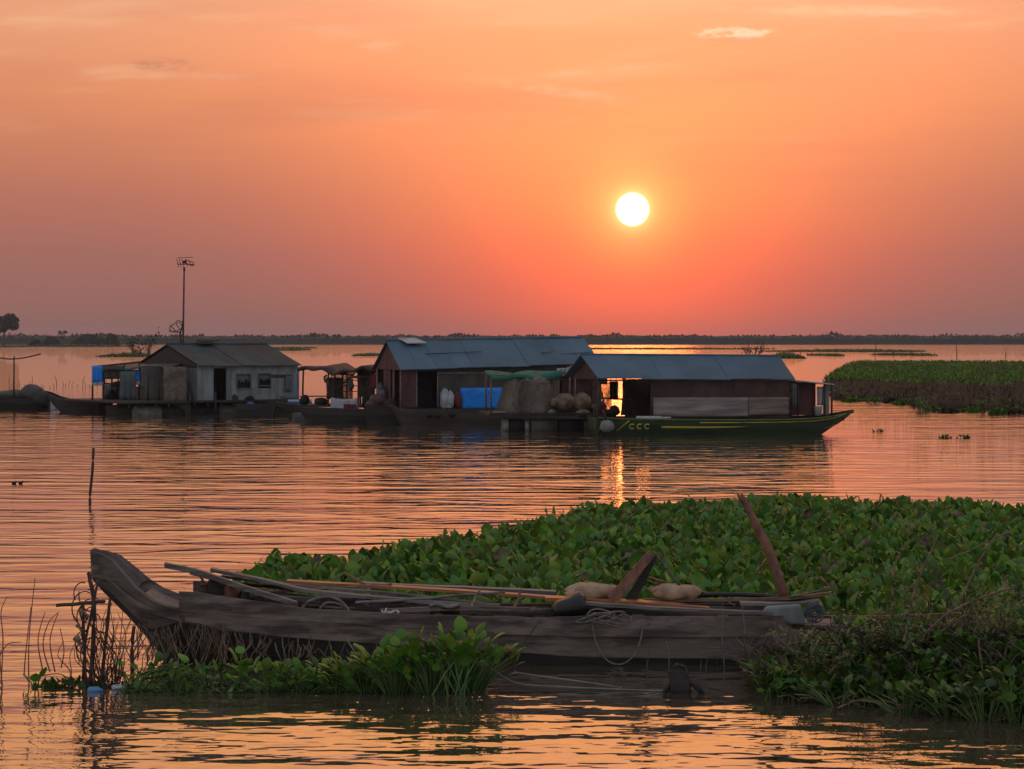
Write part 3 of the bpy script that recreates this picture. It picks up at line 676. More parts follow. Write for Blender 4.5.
for (x0, x1, y0, y1) in ((236, 251, 374, 388.3), (258, 271, 373.8, 386)):
    mb = MB(); zt, zb = FA.Z(y0), FA.Z(y1)
    for (a, b_) in (((x0, zb), (x1, zb)), ((x0, zt), (x1, zt)), ((x0+.4, zb), (x0+.4, zt)), ((x1-.4, zb), (x1-.4, zt))): mb.tube([FA.P(a[0], a[1], -.02), FA.P(b_[0], b_[1], -.02)], .035, 4)
    f_ = mesh_obj('window', mb, 'wallslate', A)
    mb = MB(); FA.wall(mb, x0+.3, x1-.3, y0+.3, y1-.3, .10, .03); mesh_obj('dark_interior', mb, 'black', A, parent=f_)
    mb = MB(); u = [x0+.5+(x1-x0-1)*k/10 for k in range(11)]; rows = [[FA.P(x, zt-.03, .02+.03*math.sin(k*2.3)) for k, x in enumerate(u)], [FA.P(x, zt-(zt-zb)*(.25+.5*abs(math.sin(k*1.3+x0))), .02+.04*math.sin(k*2.3)) for k, x in enumerate(u)]]
    mb.grid(rows); mesh_obj('curtain', mb, 'wallslate', A, parent=f_, solid=.01)
mb = MB(); FA.wall(mb, 270, 292, 375, 378, -.03, .03); FA.wall(mb, 120, 300, 399.5, 401.5, -.8, WA+1.2)
for k in range(14): FA.wall(mb, 122+k*13, 124+k*13, 401.6, 405, -.7, .1)
FA.wall(mb, 121, 300, 401.6, 407, .4, .05)  # dark strip added to stand for the shade below the deck
mesh_obj('deck', mb, 'oldwood_dark', A)
for i, (x0, x1, off) in enumerate(((134, 158, -.4), (158.5, 182, -.3), (186, 214, -.5), (214.5, 238, -.5), (241, 268, -.4), (270, 297, -.4))):
    mb = MB(); a, b_ = FA.P(x0, .12, off+.3), FA.P(x1, .12, off+.3); mb.tube([a, b_], .33, 12); mesh_obj('float_drum', mb, ['drum', 'oldwood_dark', 'black', 'hullbrown', 'black', 'oldwood_dark'][i], A)
mb = MB(); boat_hull(mb, Facade(105, 110, 190, 109.6), [105, 115, 140, 165, 190], [405.8, 404.5, 403.5, 403, 402.4], [412, 415, 416, 416, 415], 1.2, pinch=(1, 0)); single('moored_boat', mb, 'hullbrown', 'long low brown boat moored in front of the left house porch', 'boat')
# open door edge & posts on the left end of house A
def poles(root, Fc, lst, m_='twig', name='pole'):
    for (x0, y0, o0, x1, y1, o1, r_) in lst:
        mb = MB(); a, b_ = Fc.P(x0, Fc.Z(y0), o0), Fc.P(x1, Fc.Z(y1), o1); mb.tube([a, (a+b_)/2+Vector((rng.uniform(-.02, .02), 0, 0)), b_], [r_, r_*.95, r_*.85], 5); mesh_obj(name, mb, m_, root)
poles(A, FA, [(150, 402, .2, 150.5, 368, .2, .05), (160, 402, .1, 160.5, 368, .1, .05), (182, 402, -.6, 182.5, 368, -.6, .05), (207.5, 414, -.8, 207.2, 391, -.8, .05), (182.5, 370, -.6, 184, 402, -.9, .09)], 'oldwood_dark', 'post')
def rag(x0, x1, y0, y1, Fc, off, m_, name, label, cat, wave=.05, sag=.0, nx=10, ny=6, group=None):
    mb = MB(); zt, zb = Fc.Z(y0), Fc.Z(y1); rows = []
    ph = rng.uniform(0, 6)
    for j in range(ny+1):
        v = j/ny; rows.append([Fc.P(x0+(x1-x0)*i/nx, zt+(zb-zt)*v-sag*math.sin(math.pi*i/nx)*(1-v)+rng.uniform(-.01, .01), off+wave*math.sin(i*1.7+ph+v)*(.3+v)) for i in range(nx+1)])
    mb.grid(rows)
    o = mesh_obj(name, mb, m_, solid=.012); return tag(o, label, cat, group)
FP = Facade(92, 111.5, 140, 111.5)      # porch on the left
pr = FP.P(116, 0); PCH = thing('porch', 'open porch of dark poles with sloping brown canopy left of the green roofed house', 'porch', pr)
poles(PCH, FP, [(px, 404, o, px+.4, y0, o, .05) for px, y0, o in ((92.5, 368, 0), (103.5, 366, 0), (103, 366, 2.5), (124, 364, 0), (138, 362, .3), (131, 364, 2.5), (95, 368, 2.5))]+
 [(92, 367, 0, 140, 362, 0, .05), (92, 383, 0, 124, 384, 0, .035), (104, 398, 0, 125, 374, .4, .035), (112, 400, .8, 118, 370, .4, .035)])
mb = MB(); rows = []
for j in range(6):
    v = j/5; rows.append([FP.P(103+(180-103)*u, FP.Z(364.5-1.0*u+6*(1-v)*(1-.75*u))+.05*math.sin(u*13+j), -.4+3.0*v) for u in np.linspace(0, 1, 12)])
mb.grid(rows); o = mesh_obj('canopy', mb, 'wallolive', PCH, solid=.04)
mb = MB(); FP.wall(mb, 92, 140, 400, 402, -.2, 3.2); mesh_obj('platform', mb, 'oldwood_dark', PCH)
rag(92.5, 103.4, 366, 382, FP, -.12, 'bluetarp', 'tarp', 'bright blue tarp on the left end of the porch, above a white strip', 'tarp')
rag(92.3, 103.5, 382, 385.5, FP, -.1, 'whitetarp', 'cloth', 'narrow white strip hanging below the left blue tarp', 'cloth')
rag(103, 106.5, 384, 399, FP, 1.2, 'whitetarp', 'cloth', 'tall pale sheet hanging on the porch left post', 'cloth')
rag(97, 105, 385, 398, FP, 1.5, 'beigetarp', 'cloth', 'grey sheet closing the left side of the porch', 'cloth')
rag(124, 140, 369.5, 381, FP, -.1, 'bluetarp', 'tarp', 'blue tarp hanging inside the porch beside the grey house wall', 'tarp')
rag(124, 140.5, 381, 384.5, FP, -.12, 'whitetarp', 'cloth', 'white strip under the inner blue tarp of the porch', 'cloth')
mb = MB(); FP.wall(mb, 128, 140.5, 387, 399, 1.2, .04, 5, True); single('board', mb, 'beigetarp', 'pale slatted board leaning at the foot of the porch wall', 'board')
for i, (px, py, r_, m_, lb) in enumerate([(109, 397, .35, 'black', 'dark round basket on the porch floor left side'), (117, 395, .45, 'oldwood_dark', 'dark heap of gear in the middle of the porch'), (122, 398, .3, 'drum', 'grey pot on the porch floor'), (112, 388, .3, 'black', 'dark bag hanging in the porch')]):
    mb = MB(); mb.blob(FP.P(px, FP.Z(py), .9+.2*i), (r_, r_*.8, r_*.95), 12, 8, .08, i); single('gear', mb, m_, lb, 'gear')
rag(141, 157, 371, 399, FA, 2.2, 'wallslate', 'cloth', 'dark sheet closing the shaded left side of the grey house', 'cloth')
rag(103.5, 124, 366, 379, FP, -.1, 'wallolive', 'cloth', 'dark ragged flap hanging from the porch canopy edge', 'cloth', .08)
rag(160, 183, 366, 400, FA, -.35, 'net', 'fishing_net', 'dark net hanging over the left end of the green roofed house', 'fishing net', .08)
rag(110, 123, 383, 400, FP, 2.2, 'net', 'fishing_net', 'brown net heaped at the back of the porch', 'fishing net', .12)
# items at house A front
mb = MB(); mb.lathe(FA.P(241, FA.Z(412), -.9), [(.16, 0), (.2, .3), (.2, .42), (.1, .5)], 12); single('canister', mb, 'stripeblue', 'dark blue canister at the water edge below the left house window', 'canister')
mb = MB(); boat_hull(mb, Facade(236, 106, 274, 106), [236, 250, 262, 270, 275], [404, 404.5, 403.5, 401, 398.5], [418, 418, 418, 413, 403], 1.0, pinch=(0, 3)); single('moored_boat', mb, 'hull', 'short dark boat with raised bow in front of the left house windows', 'boat')
mb = MB(); Fb = Facade(272, 107, 312, 107); boat_hull(mb, Fb, [272, 280, 290, 300, 312], [401, 402.5, 403.5, 404, 404], [404, 408, 410, 411, 411], 1.0, pinch=(3, 0)); 
bt = thing('moored_boat', 'small boat with blue and white gunwale between left and middle houses', 'boat', Fb.P(290, 0)); mesh_obj('hull', mb, 'hullbrown', bt)
mb = MB(); Fb.wall(mb, 288, 312, 399.5, 401.5, -.06, .04); mesh_obj('white_rail', mb, 'plasticwhite', bt)
mb = MB(); Fb.wall(mb, 288, 312, 401.6, 404.2, -.07, .04); mesh_obj('blue_rail', mb, 'stripeblue', bt)
# ---------------- TV mast and small aerial
mY = 119.0
e = thing('antenna_mast', 'tall thin pole carrying a television aerial behind the left house', 'antenna', Vector(((183-512)*mY/F, mY, 0)))
mb = MB(); mb.tube([at(182.2, 412, mY), at(183.2, 330, mY), at(184.2, 268, mY)], [.06, .05, .04], 6); mesh_obj('pole', mb, 'metal', e)
mb = MB(); c = at(184.5, 264, mY); mb.tube([at(177, 264, mY), at(194.5, 264.5, mY)], .025, 5)
for k, px in enumerate((178, 180.5, 183, 187, 190)): mb.tube([at(px-1.2, 258.5+k*.3, mY-.5), at(px, 264, mY), at(px+.8, 267.5-.3*k, mY+.5)], .018, 4)
mb.tube([at(185, 260, mY), at(193.5, 262.5, mY), at(194, 266, mY), at(186, 263.5, mY)], .03, 4); mb.tube([at(178, 257.8, mY), at(193, 257.2, mY)], .02, 4)
mb.box(at(184.6, 262, mY), (.16, .1, .14)); mb.box(at(184.3, 269, mY), (.1, .1, .18)); mesh_obj('aerial', mb, 'metal', e)
e = thing('wire_aerial', 'small rusty looped wire aerial leaning beside the tall mast', 'antenna', Vector(((180.5-512)*118.5/F, 118.5, 0)))
mb = MB(); q = 118.5
mb.tube([at(180.6, 412, q), at(181, 345, q), at(180, 333, q), at(182.5, 326, q), at(182, 321, q)], [.06, .06, .05, .035, .02], 5); mesh_obj('pole', mb, 'twig', e)
mb = MB()
for pts in (((182, 322), (178, 320.5), (175, 323.5), (170.5, 326), (169.5, 332)), ((180, 332), (176, 331), (172, 327), (171, 325)), ((180.5, 330), (177.5, 326), (176, 323)), ((170, 330), (175, 331.5), (180, 329)), ((178.5, 332.5), (173, 332), (170, 331.5)), ((182.5, 327), (180, 323), (178, 322))):
    mb.tube(curve_pts([at(a, b_, q+.2*math.sin(a)) for a, b_ in pts], 4), .025, 4)
mesh_obj('wire', mb, 'rustwood', e)

# ---------------- between A and B : frames, nets, laundry
FM = Facade(300, 103, 374, 101)
MM = thing('canopy_frame', 'pole frame with ragged brown canopy between the left and middle houses', 'canopy', FM.P(337, 0))
poles(MM, FM, [(px, 407, o, px+.5, 369, o, .045) for px, o in ((303, 0), (315, 2), (321, 1), (328, 0), (333.5, 2), (338, 1.5), (342, 2), (346.5, 0), (366, .3), (371, 0))]+
 [(329, 391, .5, 347, 373, .6, .04), (327, 374, .5, 347, 375, .5, .035), (327, 380, .8, 347, 380.5, .8, .02), (327, 386, .8, 347, 386, .8, .02), (327, 392, .8, 347, 391.5, .8, .02), (364, 395, 0, 372, 372, 0, .035), (300, 397, 0, 336, 396, 0, .03)])
mb = MB(); rows = []
for j in range(4): rows.append([FM.P(300+74*u, FM.Z(370.5-2*(j/3))+.07*math.sin(u*23+j)+.10*math.sin(u*9), -.2+2.4*j/3) for u in np.linspace(0, 1, 22)])
mb.grid(rows); mesh_obj('canopy', mb, 'wallred', MM, solid=.12)
mb = MB(); FM.wall(mb, 298, 374, 405, 407, -.3, 3.0); mesh_obj('platform', mb, 'oldwood_dark', MM)
rag(303, 327, 372, 403, FM, 2.0, 'net', 'fishing_net', 'brown net curtain hanging at the left of the pole frame', 'fishing net', .12)
rag(328, 347, 372, 396, FM, 2.2, 'net', 'fishing_net', 'loose net strung across the middle opening of the pole frame', 'fishing net', .1)
rag(309, 326, 378, 400, FM, 1.2, 'wallolive', 'cloth', 'dark olive cloth bundle hanging behind the left net', 'cloth', .1)
rag(346, 364, 372, 397, FM, .8, 'wallolive', 'cloth', 'dark brown sheet hanging in the right half of the pole frame', 'cloth', .08)
rag(336, 363, 397, 412, FM, -.4, 'whitetarp', 'cloth', 'large off white sheet draped over the platform edge', 'cloth', .10, .08)
rag(351, 364, 403.5, 412, FM, -.55, 'redcloth', 'cloth', 'dark red cloth hanging at the white sheet corner', 'cloth', .07)
mb = MB(); mb.tube(curve_pts([FM.P(312, FM.Z(383), 1.0), FM.P(310.5, FM.Z(378), 1.0), FM.P(313, FM.Z(376), 1.0)], 4), .05, 5); single('hook', mb, 'drum', 'pale curved hook on the left net', 'hook')
mb = MB(); boat_hull(mb, Facade(298, 99, 365, 98), [298, 310, 330, 350, 366], [407, 408, 409, 409.5, 410], [414, 419, 420, 420, 420], 1.2, pinch=(2, 0)); single('moored_boat', mb, 'hull', 'dark moored boat below the white sheet', 'boat')
mb = MB(); boat_hull(mb, Facade(292, 100, 318, 100), [292, 300, 310, 318], [413.5, 413, 413, 413], [417, 419, 420, 419], .9); single('pontoon', mb, 'concrete', 'small grey pontoon in front of the left net', 'pontoon')
mb = MB(); mb.blob(at(380.5, 391.5, 99.5), (.16, .2, .34), 12, 9, .12, 4); mb.blob(at(383, 395, 99.3), (.2, .2, .22), 10, 7, .12, 5); single('bundle', mb, 'wallslate', 'pale grey knotted bundle beside the middle house entrance', 'bundle')
mb = MB(); boat_hull(mb, Facade(366, 96.5, 412, 96.5), [366, 374, 384, 396, 412], [404, 405.5, 407, 408, 408.5], [426, 426, 426, 426, 426], 1.4, pinch=(0, 0)); single('moored_boat', mb, 'hull', 'dark blunt boat moored under the middle house gable', 'boat')
mb = MB(); FM2 = Facade(366, 97.5, 396, 97.5); mb.blob(FM2.P(379, FM2.Z(402), .5), (.42, .4, .30), 16, 10, .10, 61); mb.blob(FM2.P(388, FM2.Z(405), .4), (.36, .35, .22), 14, 9, .12, 62); mb.blob(FM2.P(371, FM2.Z(406), .4), (.25, .3, .22), 12, 8, .12, 63); single('net_heap', mb, 'wallred', 'dark brown heap of nets on the boat beside the middle house', 'net heap')

for i, (Fc, px, py, off, rx, rz, m_, lb) in enumerate([(FM, 306, 401, -.1, .22, .22, 'black', 'dark pot at the left foot of the pole frame'), (FM, 318, 402, .2, .3, .16, 'oldwood_dark', 'low dark heap under the left net of the pole frame'), (FM, 332, 402, .4, .25, .2, 'hullbrown', 'brown basket behind the white sheet'),
   (FM, 369, 402, -.2, .2, .3, 'black', 'dark bag at the right foot of the pole frame'), (FM, 355, 377, .4, .5, .06, 'drum', 'pale rolled mat tied under the pole frame canopy'), (FM, 347, 385, .3, .12, .22, 'wallslate', 'grey pouch hanging on the pole frame'), (FA, 230, 398, -.5, .14, .18, 'oldwood_dark', 'small dark jar beside the left house doorway'),
   (FA, 245, 398.5, -.5, .22, .12, 'black', 'dark basin under the left house window'), (FA, 282, 398, -.6, .35, .14, 'wallslate', 'grey heap at the right end of the left house deck')]):
    mb = MB(); mb.blob(Fc.P(px, Fc.Z(py), off), (rx, .18, rz), 11, 8, .10, 70+i); single('gear', mb, m_, lb, 'gear')
rag(284, 291, 376, 392, FA, -.12, 'wallslate', 'cloth', 'grey cloth drying on the right end of the left house wall', 'cloth', .05, nx=5)
rag(372, 378, 374, 388, FM, -.1, 'redcloth', 'cloth', 'dark reddish cloth drying at the right of the pole frame', 'cloth', .05, nx=5)
# ---------------- house B (middle)
FB = Facade(399, 97, 598, 99.6)
B = thing('floating_house', 'long floating house under a big blue grey tin roof with maroon left gable', 'floating house', FB.P(399, 0)); WB = 4.0
e0 = FB.P(398.5, CH-(370.2-HY)*97/F, -.3); e1 = FB.P(598, CH-(363.8-HY)*99.6/F, -.3)
b0 = e0+FB.N(WB+.6); b1 = e1+FB.N(WB+.6); r0 = (e0+b0)/2; r1 = (e1+b1)/2; r0.z = CH-(341.5-HY)*98.5/F; r1.z = CH-(338.4-HY)*101/F
mb = MB(); roof_slope(mb, e0, e1, r1, r0, 11); roof_slope(mb, b0, b1, r1, r0, 11); mb.tube([r0+Vector((0, 0, .04)), r1+Vector((0, 0, .04))], .06, 6)
rfB = mesh_obj('roof', mb, 'roof', B)
mb = MB(); c0 = r0.lerp(r1, .06)+Vector((0, 0, .10)); c1 = r0.lerp(r1, .145)+Vector((0, 0, .10)); dn = (e0-r0)*.22+Vector((0, 0, .06)); mb.slab([c0+dn+Vector((.25, 0, 0)), c1+dn+Vector((.35, 0, 0)), c1, c0], Vector((0, 0, .04))); mesh_obj('roof_panel', mb, 'roofpale', B, parent=rfB)
mb = MB()
for u0, u1, v in ((.16, .44, .5), (.72, .80, .55), (.83, .99, .6)): 
    a = r0.lerp(r1, u0)+(e0-r0)*v; b_ = r0.lerp(r1, u1)+(e1-r1)*v; mb.tube([a+Vector((0, -.02, .055)), b_+Vector((0, -.02, .055))], .018, 4)
mesh_obj('seam', mb, 'metal', B, parent=rfB)
zfl = FB.Z(408)
mb = MB(); FB.wall(mb, 402, 416.5, 371, 406.5, 0, .06, 3); mesh_obj('maroon_wall', mb, 'wallmaroon', B)
mb = MB(); FB.wall(mb, 416.2, 417.2, 371, 406.5, -.02, .05); FB.wall(mb, 437.2, 438.2, 371, 406.5, -.02, .05); FB.wall(mb, 438, 492, 372, 373.6, -.06, .05); mesh_obj('trim', mb, 'concrete', B)
mb = MB(); FB.wall(mb, 438.4, 560, 373.8, 408, 0, .06, 9); FB.wall(mb, 438.4, 520, 366, 372, .02, .05); FB.wall(mb, 520, 594, 363, 372, .02, .05); FB.wall(mb, 402, 438.4, 367, 371, .02, .05); mesh_obj('front_wall', mb, 'wallolive', B)
mb = MB(); FB.wall(mb, 417.4, 437, 371, 407, .7, .05); mesh_obj('door_shade_sheet', mb, 'black', B)  # doorway darkness put in as a near-black sheet behind the wall
mb = MB(); FB.wall(mb, 402, 596, 370, 408, WB, .05, 16); mesh_obj('back_wall', mb, 'wallmaroon', B); mb = MB(); endwall(mb, FB, 402.5, 1.9, 3.0, zfl, e0.z, planks=3); endwall(mb, FB, 594, 0, WB, zfl, e1.z); mesh_obj('side_wall', mb, 'wallmaroon', B)
mb = MB(); a = FB.P(401, e0.z, 0); b_ = FB.P(401, e0.z, WB); c = (a+b_)/2; c.z = r0.z-.06; dv = Vector((FB.d.x, FB.d.y, 0))*.06
mb.v += [tuple(q) for q in (a, b_, c, a+dv, b_+dv, c+dv)]; mb.f += [(0, 1, 2), (5, 4, 3), (0, 3, 4, 1), (1, 4, 5, 2), (2, 5, 3, 0)]; mb.sm += [0]*5; mesh_obj('gable', mb, 'wallmaroon', B)
for px, o in ((401.5, .1), (401.5, WB-.1), (401.5, 1.2)):
    mb = MB(); mb.tube([FB.P(px, 0, o), FB.P(px, e0.z, o)], .05, 5); mesh_obj('post', mb, 'bamboo', B)
mb = MB(); FB.wall(mb, 400, 600, 407.8, 409.4, -.5, WB+.9); mesh_obj('deck', mb, 'oldwood_dark', B)
mb = MB(); boat_hull(mb, Facade(397, 95.5, 600, 97), [393, 398, 406, 420, 450, 490, 540, 600], [404, 407.5, 409, 410, 410, 410, 410.5, 411], [407, 414, 421, 424.5, 425, 425, 426, 427], 3.2, flare=.8); mesh_obj('hull', mb, 'hullbrown', B)
rag(459, 502, 387.5, 409, FB, -.18, 'bluetarp', 'tarp', 'large bright blue tarp on the front of the middle house', 'tarp', .03)
mb = MB(); p0 = FB.P(445, FB.Z(408), -.3); mb.blob(p0+Vector((-.10, 0, .40)), (.19, .22, .42), 14, 10, .07, 1); mb.blob(p0+Vector((.13, .04, .34)), (.17, .22, .37), 14, 10, .08, 2); mb.box(p0+Vector((0, .02, .3)), (.36, .3, .5)); single('sack_pile', mb, 'whitetarp', 'pale grey sacks stacked beside the blue tarp', 'sack')
mb = MB(); mb.blob(FB.P(455.5, FB.Z(400), -.3), (.17, .15, .36), 10, 8, .06, 3); single('bag', mb, 'redcloth', 'dark red and black bag between the grey sacks and the blue tarp', 'bag')
for i, (px, py) in enumerate([(418, 413), (426, 414), (440, 413)]):
    mb = MB(); q = FB.P(px, FB.Z(py), -1.8); mb.blob(q, (.16, .1, .10), 9, 6, .08, i); single('fender', mb, 'black', ['small dark lump on the olive hull, left of the close pair', 'small dark lump on the olive hull, right of the close pair', 'small dark lump on the olive hull below the blue tarp edge'][i], 'fender', 'dark lumps on the olive hull')

# ---------------- net frame in front of B (right part)
FN = Facade(488, 91, 592, 91.5)
NF = thing('net_rack', 'pole frame draped with green and brown fishing nets in front of the middle house', 'net frame', FN.P(525, 0))
poles(NF, FN, [(px, 414, o, px+.3, y0, o, .04) for px, o, y0 in ((491.3, 0, 374), (492, 2, 373), (513, 0, 373), (536, 0, 373), (558, 0, 373), (575, 0, 373), (575.5, 1.5, 374))]+[(503, 399, .3, 514, 399, .3, .03), (503, 403, .3, 514, 403, .3, .03)], 'bamboo')
mb = MB()
mb.tube(curve_pts([FN.P(490, FN.Z(374.5), 0), FN.P(530, FN.Z(376), 0), FN.P(592, FN.Z(374.8), 0)], 6), .04, 5)
mesh_obj('crossbar', mb, 'bamboo', NF)
mb = MB(); rows = []
for j in range(5):
    v = j/4; rows.append([FN.P(490+72*u, FN.Z(373.5+3.0*(1-v)*math.sin(u*3+.4)+1.5*math.sin(u*11+j))+.03, -.15+2.0*v) for u in np.linspace(0, 1, 20)])
rows.insert(0, [FN.P(490+70*u, FN.Z(377.5+3*math.sin(u*5+1)**2), -.2) for u in np.linspace(0, 1, 20)])
mb.grid(rows); mesh_obj('green_net', mb, 'netgreen', NF, solid=.03)
def drape(x0, x1, ytop, ybot, off, m_):
    mb = MB(); rows = []; ph = rng.uniform(0, 6)
    for j in range(9):
        v = j/8; wv = .5+.5*v**1.3; xc = (x0+x1)/2
        rows.append([FN.P(xc+(x0-xc+(x1-x0)*u)*(wv if v > 0 else .5), FN.Z(ytop+(ybot-ytop)*v+1.2*math.sin(u*9+ph)*(1-v)), off+.18*math.sin(u*8+ph)*(.3+v)) for u in np.linspace(0, 1, 16)])
    mb.grid(rows); mesh_obj('hanging_net', mb, m_, NF, solid=.01)
drape(494, 532, 377, 413, -.1, 'net'); drape(514, 560, 377, 413.5, -.25, 'net'); drape(534, 566, 379, 414, 0.2, 'net')
mb = MB()
for (a, b_, c) in (((517, 384), (524, 379.5), (530, 383)), ((534, 388), (537, 383), (548, 381.5)), ((534, 388), (538, 398), (541, 404)), ((548, 384), (545, 395), (541, 404)), ((518, 384), (515, 396), (516, 408))):
    mb.tube(curve_pts([FN.P(*[q[0], FN.Z(q[1]), -.35]) for q in (a, b_, c)], 5), .022, 4)
mesh_obj('net_rope', mb, 'rope', NF)
PT = thing('pontoon', 'dark timber pontoon on pale floats carrying the netting and beige bundles', 'pontoon', FN.P(540, 0))
mb = MB(); FN.wall(mb, 486, 602, 412.5, 415, -1.0, 3.4); FN.wall(mb, 590, 604, 408, 412.4, -.6, 1.8); mesh_obj('platform', mb, 'oldwood_dark', PT)
for i, (x0, x1, z, r_, m_) in enumerate([(500, 506, .2, .3, 'drum'), (507, 521, .16, .3, 'black'), (522, 526.5, .12, .3, 'drum'), (528, 554, .12, .34, 'hullbrown'), (556, 580, .12, .32, 'black'), (580, 597, .12, .34, 'hull')]):
    mb = MB(); mb.tube([FN.P(x0, z, -.6), FN.P(x1, z, -.6)], r_, 12); mesh_obj('float', mb, m_, PT)
for i, (px, py, rx, rz, lb) in enumerate([(564, 402.5, .47, .35, 'large beige round bundle on the pontoon, left of the pair'), (580.5, 402.5, .37, .37, 'beige round bundle on the pontoon, right of the pair'), (580.5, 413, .28, .16, 'small flat beige bundle under the right round bundle'), (552.5, 402.5, .12, .17, 'small beige lump left of the round bundles')]):
    mb = MB(); mb.blob(FN.P(px, FN.Z(py), -.3-.25*(i == 2)), (rx, .4, rz), 18, 12, .035, 30+i, .3)
    single('straw_bundle', mb, 'bundle', lb, 'bundle', 'beige bundles on the pontoon')
mb = MB(); mb.box(FN.P(566, FN.Z(411), -.1), (1.2, .7, .28)); mb.box(FN.P(582, FN.Z(409.6), -.1), (.9, .6, .12)); single('wooden_box', mb, 'oldwood_dark', 'dark wooden box under the beige bundles', 'box')
mb = MB(); mb.lathe(FN.P(594.5, FN.Z(414), -.3), [(.20, 0), (.22, .12), (.19, .14), (.22, .16), (.21, .34), (.15, .36)], 12); single('basket', mb, 'drum', 'pale striped basket at the right end of the pontoon', 'basket')
mb = MB(); mb.lathe(FN.P(599.8, FN.Z(414), -.5), [(.10, 0), (.11, .38), (.05, .46), (.05, .5)], 10); single('jerrycan', mb, 'stripeblue', 'small blue container beside the striped basket', 'container')
mb = MB(); mb.blob(FN.P(548.5, FN.Z(411.5), -.9), (.15, .15, .10), 9, 6, .1, 9); mb.box(FN.P(497, FN.Z(411), -.8), (.55, .4, .06)); single('scrap', mb, 'drum', 'pale scraps lying on the pontoon edge below the nets', 'scrap')

# ---------------- houseboat C
FC = Facade(597, 86.5, 792, 87.5)
Cc = thing('houseboat', 'houseboat with blue grey tin roof on a long green hull with yellow stripes', 'houseboat', FC.P(600, 0)); WC = 3.2
e0 = FC.P(597, CH-(379-HY)*86.5/F, -.25); e1 = FC.P(792.5, CH-(380-HY)*87.5/F, -.25)
nv = FC.N(1.0); dl = Vector((-(597-580.5)*88/F, 0, 0))
zr0 = CH-(355.6-HY)*88/F; zr1 = CH-(357-HY)*89/F
r0 = Vector((at(580.5, 0, 88).x, e0.y+1.75, zr0)); r1 = Vector((at(778.5, 0, 89).x, e1.y+1.75, zr1)); b0 = r0*2-e0; b1 = r1*2-e1; b0.z = e0.z; b1.z = e1.z
mb = MB(); roof_slope(mb, e0, e1, r1, r0, 9); roof_slope(mb, b0, b1, r1, r0, 9); mb.tube([r0+Vector((0, 0, .04)), r1+Vector((0, 0, .04))], .05, 6); mesh_obj('roof', mb, 'roof', Cc)
sh = (r0-e0); sh = Vector((sh.x*2, sh.y*2, 0))     # depth direction of this cabin (skewed like its roof)
def CP(px, z, k=0): q = FC.P(px, z, .02); return q+sh*k
def cwall(mb, x0, x1, y0, y1, k=0, th=.05, planks=0, horiz=False):
    z1, z0 = FC.Z(y0), FC.Z(y1)
    n_ = planks or 1
    for i in range(n_):
        j = FC.N(rng.uniform(-.015, .015)) if planks else Vector((0, 0, 0))
        if horiz: xa, xb, a, b_ = x0, x1, z0+(z1-z0)*i/n_, z0+(z1-z0)*(i+1)/n_-.004
        else: xa, xb, a, b_ = x0+(x1-x0)*i/n_, x0+(x1-x0)*(i+1)/n_-(.02 if planks else 0), z0, z1
        mb.slab([CP(xa, a, k)+j, CP(xb, a, k)+j, CP(xb, b_, k)+j, CP(xa, b_, k)+j], FC.N(th))
mb = MB(); a, b_ = e0+Vector((.3, .25, -.03)), b0+Vector((.3, -.1, -.03)); c = r0+Vector((.3, 0, -.08)); dv = Vector((.06, 0, 0))
mb.v += [tuple(q) for q in (a, b_, c, a+dv, b_+dv, c+dv)]; mb.f += [(0, 1, 2), (5, 4, 3), (0, 3, 4, 1), (1, 4, 5, 2), (2, 5, 3, 0)]; mb.sm += [0]*5; mesh_obj('gable', mb, 'wallred', Cc)
mb = MB(); cwall(mb, 653, 790, 380.5, 418, 0, .05, 12); mesh_obj('cabin_wall', mb, 'wallred', Cc)
def tarpwall(name, x0, x1, y0, y1, m_, label=None):
    mb = MB(); rows = []; zt, zb = FC.Z(y0), FC.Z(y1)
    for j in range(9): rows.append([CP(x, zt+(zb-zt)*j/8, 0)+FC.N(-.06-.025*math.sin(j*1.9+x*.05)-.02*math.sin(j*.9+x*.11)) for x in np.linspace(x0, x1, 26)])
    mb.grid(rows); mesh_obj(name, mb, m_, Cc, solid=.015, label=label)
tarpwall('tarp_wall', 653, 748, 397.5, 416.5, 'beigetarp', 'pale grey wrinkled sheet along the cabin'); tarpwall('tarp_wall', 748.4, 789, 397.5, 415.5, 'browntarp', 'browner sheet at the right end of the cabin')
mb = MB(); cwall(mb, 662, 823, 380.5, 419, 1.0, .05, 12); mesh_obj('back_wall', mb, 'wallred', Cc)
mb = MB(); cwall(mb, 645, 671, 396, 419.5, .55, .05, 4, True); mesh_obj('partition', mb, 'wallred', Cc)
for px, k in ((599, 0), (652, 0), (791, 0), (661, 1.0), (636, 1.0)):
    mb = MB(); mb.tube([CP(px, FC.Z(418), k), CP(px, e0.z+.02, k)], .06, 5); mesh_obj('post', mb, 'twig', Cc)
mb = MB(); cwall(mb, 598.5, 650, 379.3, 380.8, -.02, .06); cwall(mb, 577, 599, 379.6, 381.4, .9, .05); mesh_obj('beam', mb, 'oldwood_dark', Cc)
